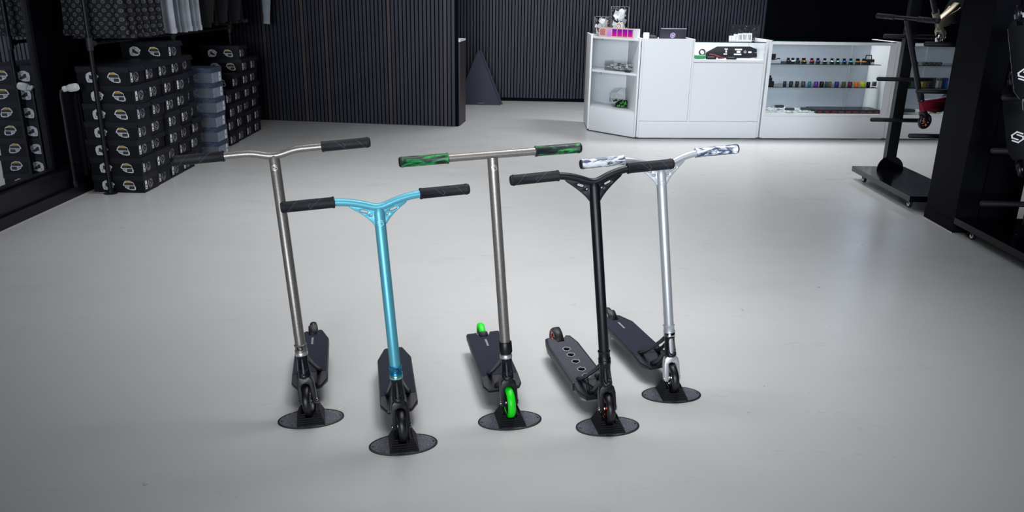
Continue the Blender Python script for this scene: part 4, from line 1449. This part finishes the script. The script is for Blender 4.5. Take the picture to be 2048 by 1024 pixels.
for k, (dx, h_, w2) in enumerate([(-.145, .050, .055), (-.100, .066, .05), (-.058, .074, .05), (-.012, .078, .05), (.036, .078, .05)]):
    r_ = empty('price_card', mx=at(1.115 + dx, .19 - k * .004, .9768) @ RX(R(-6)))
    m = M(); m.bb((-w2 / 2, -.001, 0), (w2 / 2, .001, h_)); m.build('card', PAPER, r_, None, 0)
    m = M()
    for j in range(3):
        if k in (2, 3, 4) or j == 1:
            m.bb((-w2 * .3 + j * w2 * .25, -.0016, h_ * .15), (-w2 * .3 + j * w2 * .25 + w2 * (.10 if k != 1 else .05), -.0011, h_ * .8))
    m.build('print', GPRINT if k == 0 else DPRINT, r_, None, 0)
    tag(r_, '%s white card leaning in a row on the glass counter top' % ['lowest and leftmost', 'second lowest', 'middle', 'second from the right', 'rightmost'][k], 'card', 'white cards on the glass counter')

# ------------------------------------------------------------------ triangular boards
TRI = mat('slate_blue_board', (36, 40, 58), .5, spec=.25)
for k, (x, y, lab) in enumerate([(-.597, 10.60, 'front slate triangular board leaning before the batten wall'), (-.570, 10.68, 'rear slate triangular board showing as a strip behind the other')]):
    r_ = empty('triangular_board', mx=T((x, y, 0)) @ RZ(R(2)) @ RX(R(-4)))
    m = M(); m.prism([(-.295, 0), (.292, 0), (.004, .71), (-.004, .71)], -.010, .010, RX(PI / 2), .002); m.build('panel', TRI, r_, None, 0)
    if k == 0:
        m = M(); m.bb((-.012, -.0112, .022), (.082, -.0101, .027)); m.build('print', mat('grey_small_print', (104, 108, 124), .5), r_, None, 0)
    tag(r_, lab, 'board', 'triangular boards')

# ------------------------------------------------------------------ left wall: mirror, radiator, clothes rail
r_ = empty('mirror', (-3.204, 4.49, .205))
m = M(); m.bb((.003, -.79, .012), (.012, .785, 1.94)); m.build('glass', mirror_mat(), r_, None, 0)
m = M()
for lo, hi in [((0, -.83, 0), (.030, -.79, 1.98)), ((0, .785, 0), (.030, .815, 1.98)), ((0, -.79, 0), (.030, .785, .012)), ((0, -.79, 1.94), (.030, .785, 1.98))]:
    m.bb(lo, hi, None, .003)
m.build('frame', BLK, r_)
tag(r_, 'tall black framed mirror on the left wall reflecting the shoe boxes', 'mirror')
r_ = empty('radiator', (-3.204, 5.9, .12))
m = M(); m.bb((.02, -.36, 0), (.115, .42, .60), None, .004); m.build('panel', BLK, r_)
m = M()
for k in range(12):
    m.bb((.115, -.34 + k * .064, .03), (.123, -.30 + k * .064, .57), None, .003)
m.build('ribs', BLK, r_)
m = M(); m.tube([(.05, -.54, -.045), (.05, -.54, .58), (.05, -.535, .605), (.05, -.51, .62), (.05, -.36, .62)] if False else [(.104, -.525, -.045), (.104, -.53, .585), (.104, -.525, .610), (.111, -.49, .618), (.110, -.44, .618), (.09, -.36, .56)], .011, 12)
m.lathe([(.016, 0), (.018, .01), (.018, .03), (.014, .05)], 14, T((.104, -.525, -.05))); m.build('feed_pipe', PIPE, r_)
m = M()
m.lathe([(.012, 0), (.019, .006), (.019, .020), (.014, .024), (.018, .028), (.018, .036), (.022, .040), (.0245, .048), (.0245, .100), (.022, .104), (.020, .105), (.018, .103), (.003, .103)], 28, T((.108, -.50, .618)) @ RY(R(80)))
for k in range(14):
    a = 2 * PI * k / 14
    m.box((.0245 * math.cos(a), .0245 * math.sin(a), .074), (.0022, .0022, .046), T((.108, -.50, .618)) @ RY(R(80)))
o = m.build('thermostat_valve', WHT2, r_); o['label'] = 'white ribbed thermostat head'
tag(r_, 'black wall radiator with a white thermostat head beside the shoe boxes', 'radiator')

r_ = empty('clothes_rail', (-2.922, 5.496, 0))
RAILZ = 1.86
ys = [0.0, 1.32, 2.65]
for k, y in enumerate(ys):
    m = M(); m.cyl((0, y, .006), (0, y, RAILZ), .0155, None, 20); o = m.build('post', PIPE, r_)
    m = M(); m.lathe([(.017, 0), (.045, 0), (.045, .006), (.024, .010), (.022, .028), (.017, .030)], 24, T((0, y, 0)), True)
    for j in range(4):
        m.cyl((.034 * math.cos(j * PI / 2 + .6), y + .034 * math.sin(j * PI / 2 + .6), .006), (.034 * math.cos(j * PI / 2 + .6), y + .034 * math.sin(j * PI / 2 + .6), .010), .005, None, 8)
    m.build('floor_flange', PIPE, o)
    m = M(); m.lathe([(.016, 0), (.022, .002), (.022, .085), (.016, .087)], 20, T((0, y, .985)), True); m.lathe([(.016, 0), (.021, .002), (.021, .045), (.015, .046)], 18, T((0, y + .012, 1.03)) @ RX(-PI / 2), True)
    m.build('tee_fitting', mat('cast_iron_fitting', (40, 40, 46), .5), o)
m = M(); m.cyl((0, .02, 1.03), (0, 2.64, 1.03), .0125, None, 16); m.build('lower_rail', PIPE, r_)
m = M(); m.cyl((0, -.3, RAILZ), (0, 3.3, RAILZ), .0155, None, 16); m.build('hanging_rail', PIPE, r_)
m = M(); m.cyl((-.28, 0, RAILZ - .05), (0, 0, RAILZ - .05), .013, None, 12); m.cyl((-.28, 2.65, RAILZ - .05), (0, 2.65, RAILZ - .05), .013, None, 12); m.build('wall_arm', PIPE, r_)
m = M(); m.cyl((0, 2.65, 1.085), (.16, 2.65, 1.10), .0105, None, 12); m.cyl((.15, 2.65, 1.099), (.185, 2.65, 1.102), .018, None, 14); m.build('side_peg', mat('worn_iron', (78, 78, 84), .45), r_)
tag(r_, 'black iron pipe clothes rail standing along the left wall', 'clothes rail')


def dots_mat():
    g = bpy.data.materials.new('black_cloth_with_small_badges'); g.use_nodes = True; nt = g.node_tree; b = nt.nodes['Principled BSDF']
    uv = nt.nodes.new('ShaderNodeTexCoord')
    mp = nt.nodes.new('ShaderNodeMapping'); mp.inputs['Scale'].default_value = (25, 25, 25); mp.inputs['Rotation'].default_value = (0, R(45), 0)
    nt.links.new(uv.outputs['Object'], mp.inputs[0])
    sp = nt.nodes.new('ShaderNodeSeparateXYZ'); nt.links.new(mp.outputs[0], sp.inputs[0])
    def cell(sock):
        f = nt.nodes.new('ShaderNodeMath'); f.operation = 'FRACT'; nt.links.new(sock, f.inputs[0])
        s_ = nt.nodes.new('ShaderNodeMath'); s_.operation = 'SUBTRACT'; s_.inputs[1].default_value = .5; nt.links.new(f.outputs[0], s_.inputs[0])
        a = nt.nodes.new('ShaderNodeMath'); a.operation = 'ABSOLUTE'; nt.links.new(s_.outputs[0], a.inputs[0]); return a.outputs[0]
    a_, c_ = cell(sp.outputs['X']), cell(sp.outputs['Z'])
    cx = nt.nodes.new('ShaderNodeCombineXYZ'); nt.links.new(a_, cx.inputs[0]); nt.links.new(c_, cx.inputs[1])
    ln = nt.nodes.new('ShaderNodeVectorMath'); ln.operation = 'LENGTH'; nt.links.new(cx.outputs[0], ln.inputs[0])
    rp = nt.nodes.new('ShaderNodeValToRGB'); rp.color_ramp.interpolation = 'CONSTANT'
    el = rp.color_ramp.elements
    el[0].position = 0; el[0].color = srgb(104, 108, 122)
    el[1].position = .07; el[1].color = srgb(10, 11, 18)
    e = el.new(.20); e.color = srgb(104, 108, 122)
    e = el.new(.29); e.color = srgb(10, 11, 18)
    nt.links.new(ln.outputs['Value'], rp.inputs[0]); nt.links.new(rp.outputs[0], b.inputs['Base Color']); b.inputs['Roughness'].default_value = .8
    return g


DOTS = dots_mat()
CLG = mat('pale_grey_cotton', (184, 188, 198), .85, noise=(9, (164, 168, 178), .35, .65), bump=(700, .3))
CLG2 = mat('washed_grey_cotton', (140, 146, 156), .85, noise=(9, (122, 128, 138), .35, .65), bump=(700, .3))
CLB = mat('black_cotton', (10, 11, 18), .85, bump=(700, .3))


def garment(y, z0_, wdt, mtl, lab, cat, grp, seed, tilt=0.0, sleeves=True, bands=True, long_sleeve=None, xoff=0.0):
    rr = random.Random(seed)
    r_ = empty('shirt' if cat == 'shirt' else 'jacket', (-2.922 + xoff, y, 0))
    m = M()
    zs = [z0_, z0_ + .004, z0_ + .05, z0_ + .2, z0_ + .4, 1.62, 1.70, 1.745]
    ws = [1.0, 1.0, .99, .97, .96, .95, .62, .26]
    ph = rr.uniform(0, 6)
    rings = []
    for z, w_ in zip(zs, ws):
        ring = []
        N = 44
        for k in range(N):
            a = 2 * PI * k / N
            x = wdt / 2 * w_ * math.copysign(abs(math.cos(a)) ** .7, math.cos(a))
            th = .022 * math.copysign(abs(math.sin(a)) ** .8, math.sin(a))
            fold = .010 * math.sin(x * 42 + ph) + .006 * math.sin(x * 77 + ph * 2 + z * 3)
            fade = min(1, max(.15, (1.75 - z) / .5))
            ring.append((x, th + fold * fade, z + (tilt * x if z < z0_ + .06 else 0)))
        rings.append(ring)
    m.loft(rings)
    m.build('body', mtl, r_)
    if bands:
        m = M()
        rg = []
        for q in (0, .035):
            rg.append([(x * 1.012, (y_) * 1.0 + math.copysign(.0015, y_), z + q) for x, y_, z in rings[1]])
        m.loft(rg, None, False)
        m.build('hem', mtl, r_)
    if sleeves:
        for sx in (-1, 1):
            zz = 1.10 if long_sleeve is None else long_sleeve
            m = M()
            m.tube([(sx * wdt * .42, .012, 1.62), (sx * wdt * .47, .018, 1.5), (sx * wdt * .49, .02, (1.5 + zz) / 2), (sx * wdt * .47, .02, zz + .05), (sx * wdt * .46, .02, zz)], [.055, .052, .045, .034, .036], 18, None, True, .45)
            m.build('sleeve', mtl, r_)
    m = M(); m.tube([(-wdt * .36, 0, 1.66), (0, 0, 1.752), (wdt * .36, 0, 1.66)], .006, 8); m.tube([(0, 0, 1.75), (0, 0, 1.80), (0.012, 0, 1.83), (.018, 0, 1.862), (0, 0, 1.8815), (-.018, 0, 1.866)], .003, 8)
    m.build('hanger', BLK, r_)
    tag(r_, lab, cat, grp)


ordn = ['frontmost', 'second', 'third', 'fourth', 'fifth', 'sixth', 'last']
for k in range(6):
    garment(5.60 + k * .115, 1.050 + (.03 if k == 0 else 0.005 * (k % 3)), .44, DOTS, 'black shirt with small pale badges, %s of the printed shirts on the rail' % (ordn[k] if k < 5 else ordn[6]), 'shirt', 'printed shirts on the left rail', 30 + k, .02, False)
for k in range(6):
    garment(6.36 + k * .10, 1.062 + .004 * (k % 2), .43, CLG if k in (0, 3, 5) else CLG2, 'pale grey shirt, %s of the grey shirts on the rail' % (ordn[k] if k < 5 else ordn[6]), 'shirt', 'grey shirts on the left rail', 50 + k, 0, False, xoff=.02)
for k in range(6):
    garment(7.12 + k * .17, 1.075 + .012 * (k % 3), .43, CLB, 'plain black shirt, %s of the black shirts on the rail' % (ordn[k] if k < 5 else ordn[6]), 'shirt', 'black shirts on the left rail', 70 + k, 0, k % 2 == 0, long_sleeve=1.12)
garment(8.62, 1.36, .44, CLG2, 'grey jacket with a long hanging sleeve at the far end of the rail', 'jacket', None, 91, 0, True, long_sleeve=1.055, xoff=.02)

# ------------------------------------------------------------------ wheeled racks on the right
def rack(name, x0, x1, y0, y1, posts, pegs, lab, cut=None):
    r_ = empty('scooter_rack', (x0, y0, 0))
    X, Y = x1 - x0, y1 - y0
    m = M(); m.bb((0, 0, .062), (X, Y, .102), None, .003); m.build('base', GLOSSB, r_)
    for cx in (.05, X - .05):
        for cy in (.09, Y - .15):
            m = M(); m.bb((cx - .018, cy - .02, .050), (cx + .018, cy + .02, .0618), None, .002); m.bb((cx - .016, cy - .012, .026), (cx - .012, cy + .012, .052)); m.bb((cx + .012, cy - .012, .026), (cx + .016, cy + .012, .052))
            c = m.build('caster', BLK, r_)
            m = M(); m.lathe([(.008, -.010), (.024, -.010), (.028, -.006), (.028, .006), (.024, .010), (.008, .010)], 24, T((cx, cy, .028)) @ RY(PI / 2), True); m.build('wheel', BLKM, c)
            m = M(); m.lathe([(.0075, -.0112), (.018, -.0112), (.018, .0112), (.0075, .0112)], 20, T((cx, cy, .028)) @ RY(PI / 2), True); m.cyl((cx - .018, cy, .028), (cx + .018, cy, .028), .005, None, 10); m.build('wheel_hub', WHT2, c)
    for (px, py) in posts:
        m = M(); m.bb((px - .040, py - .030, .102), (px + .040, py + .030, 2.1), None, .003); p = m.build('post', RACKB, r_)
        m = M(); m.prism([(.105 * math.cos(a), .105 * math.sin(a)) for a in [PI * k / 24 for k in range(25)]], -.004, .004, T((px, py - .036, .1025)) @ RX(PI / 2)); m.cyl((px - .05, py - .041, .15), (px - .05, py - .040, .15), .004, None, 8); m.build('gusset_disc', GLOSSB, p)
    for (px, py), z, l, rr_ in pegs:
        m = M(); m.tube([(px - l, py - .034, z), (px - l + .008, py - .034, z), (px + rr_ - .008, py - .034, z), (px + rr_, py - .034, z)], [.012, .0165, .0165, .012], 16, None, True, 1.0); m.build('peg', RUB, r_)
    tag(r_, lab, 'rack', 'wheeled scooter racks')
    return r_


A_ = (.265, .98); B_ = (.265, .11)
rack('a', 2.703, 3.13, 5.47, 6.51, [A_, B_], [(A_, .495, .215, .215), (A_, .812, .215, .215), (A_, 1.135, .215, .215), (B_, .512, .31, .18), (B_, .816, .31, .18), (B_, 1.124, .31, .18), (A_, 1.50, .215, .215), (B_, 1.50, .31, .18)], 'wheeled black scooter rack with pegs standing beyond the pillar')
C_ = (.21, .40); D_ = (.21, -.55)
r2 = rack('b', 2.735, 3.16, 3.75, 4.922, [(.235, .78), (.235, .18)], [((.235, .78), z, .34, .2) for z in (.30, .605, .90, 1.25)] + [((.235, .18), z, .30, .2) for z in (.30, .605, .90, 1.25)], 'wheeled black scooter rack at the right edge, in front of the pillar')

# scooters standing on the far rack
RM = Matrix(((.3596, .7789, -.5139, 2.822), (-.9326, .2808, -.2268, 5.647), (-.0323, .5608, .8273, .556), (0, 0, 0, 1)))
r_ = empty('push_scooter', mx=RM)
REDN = mat('dark_red_paint', (112, 24, 44), .35, .3)
scooter(r_, dict(al=8, de=0, z0=0, Lj=.76, Lt=.765, w=.255, style='T', bar=BLK, clamp=BLK, plain_clamp=True, ch=.235, ring=BLK, grip=RUB, tyre=MATS['black_urethane'], core=mat('copper_chrome', (214, 150, 120), .18, 1.0), neck=REDN, plate=True, fork=BLK, badge=False))
tag(r_, 'push scooter with a dark red head tube and copper wheel hung on the far rack', 'scooter', 'scooters on the far rack')
GM = Matrix(((.6323, .4858, -.6035, 2.827), (-.7664, .2783, -.5790, 5.65), (-.1133, .8286, .5483, 1.142), (0, 0, 0, 1)))
r_ = empty('push_scooter', mx=GM)
GOLDN = mat('champagne_alloy', (150, 140, 124), .32, .8)
scooter(r_, dict(al=8, de=0, z0=0, Lj=.62, Lt=.63, w=.26, style='T', bar=BLK, clamp=GOLDN, plain_clamp=True, ch=.240, ring=BLK, grip=RUB, tyre=CHROME, core=CHROME, neck=GOLDN, plate=True, fork=GOLDN, badge=False))
tag(r_, 'push scooter with a champagne head tube hung high on the far rack', 'scooter', 'scooters on the far rack')

# complete decks hung on the near rack
def hung_deck(mx, edge, lab):
    r_ = empty('scooter_deck', mx=mx)
    m = M()
    ol = [(-.035, -.27), (.035, -.27), (.066, -.21), (.066, .20), (.036, .25), (.018, .25), (.018, .205), (-.018, .205), (-.018, .25), (-.036, .25), (-.066, .20), (-.066, -.21)]
    m.shape(ol, [], .028, None, .003); m.build('deck', mat('matte_black_deck_base', (8, 9, 15), .6, spec=.15), r_)
    m = M()
    side = [(-.066, .20), (-.066, -.21), (-.035, -.27)]
    m.strokes([side], .004, .026, T((-.0008, 0, -.013))); o = m.build('edge_trim', edge, r_, None, 0)
    m = M(); smark(m, .040, .009, .0008, T((0, -.115, .0142))); m.build('emblem', PAPER, r_, None, 0)
    wheel_mesh(MATS['black_urethane'], BLKM, GPRINT, r_, T((0, .285, .0)))
    wheel_mesh(MATS['black_urethane'], BLKM, GPRINT, r_, T((0, -.34, .035)))
    for sx in (-1, 1):
        m = M(); m.tube([(sx * .019, -.25, .0), (sx * .021, -.30, .02), (sx * .021, -.34, .035)], .006, 10); m.build('fork_leg', edge, r_)
        m = M(); m.tube([(sx * .022, .19, 0), (sx * .022, .285, 0)], .006, 10); m.build('axle_bracket', edge, r_)
    tag(r_, lab, 'scooter deck', 'complete decks on the near rack')


def basis(c, nrm, up):
    n3 = Vector(nrm).normalized(); u3 = Vector(up); u3 = (u3 - n3 * u3.dot(n3)).normalized(); x3 = u3.cross(n3)
    return Matrix(((x3.x, u3.x, n3.x, c[0]), (x3.y, u3.y, n3.y, c[1]), (x3.z, u3.z, n3.z, c[2]), (0, 0, 0, 1)))


hung_deck(basis((2.735, 4.50, .775), (-.62, -.76, .10), (-.36, .0, 1)) @ Matrix.Scale(.80, 4), BLK, 'black deck with a white hexagonal mark, lower of the two on the near rack')
hung_deck(basis((2.615, 4.36, 1.125), (-.62, -.76, .08), (-.36, .0, 1)) @ Matrix.Scale(.80, 4), ALU, 'black deck with a bright silver edge, upper one on the near rack')
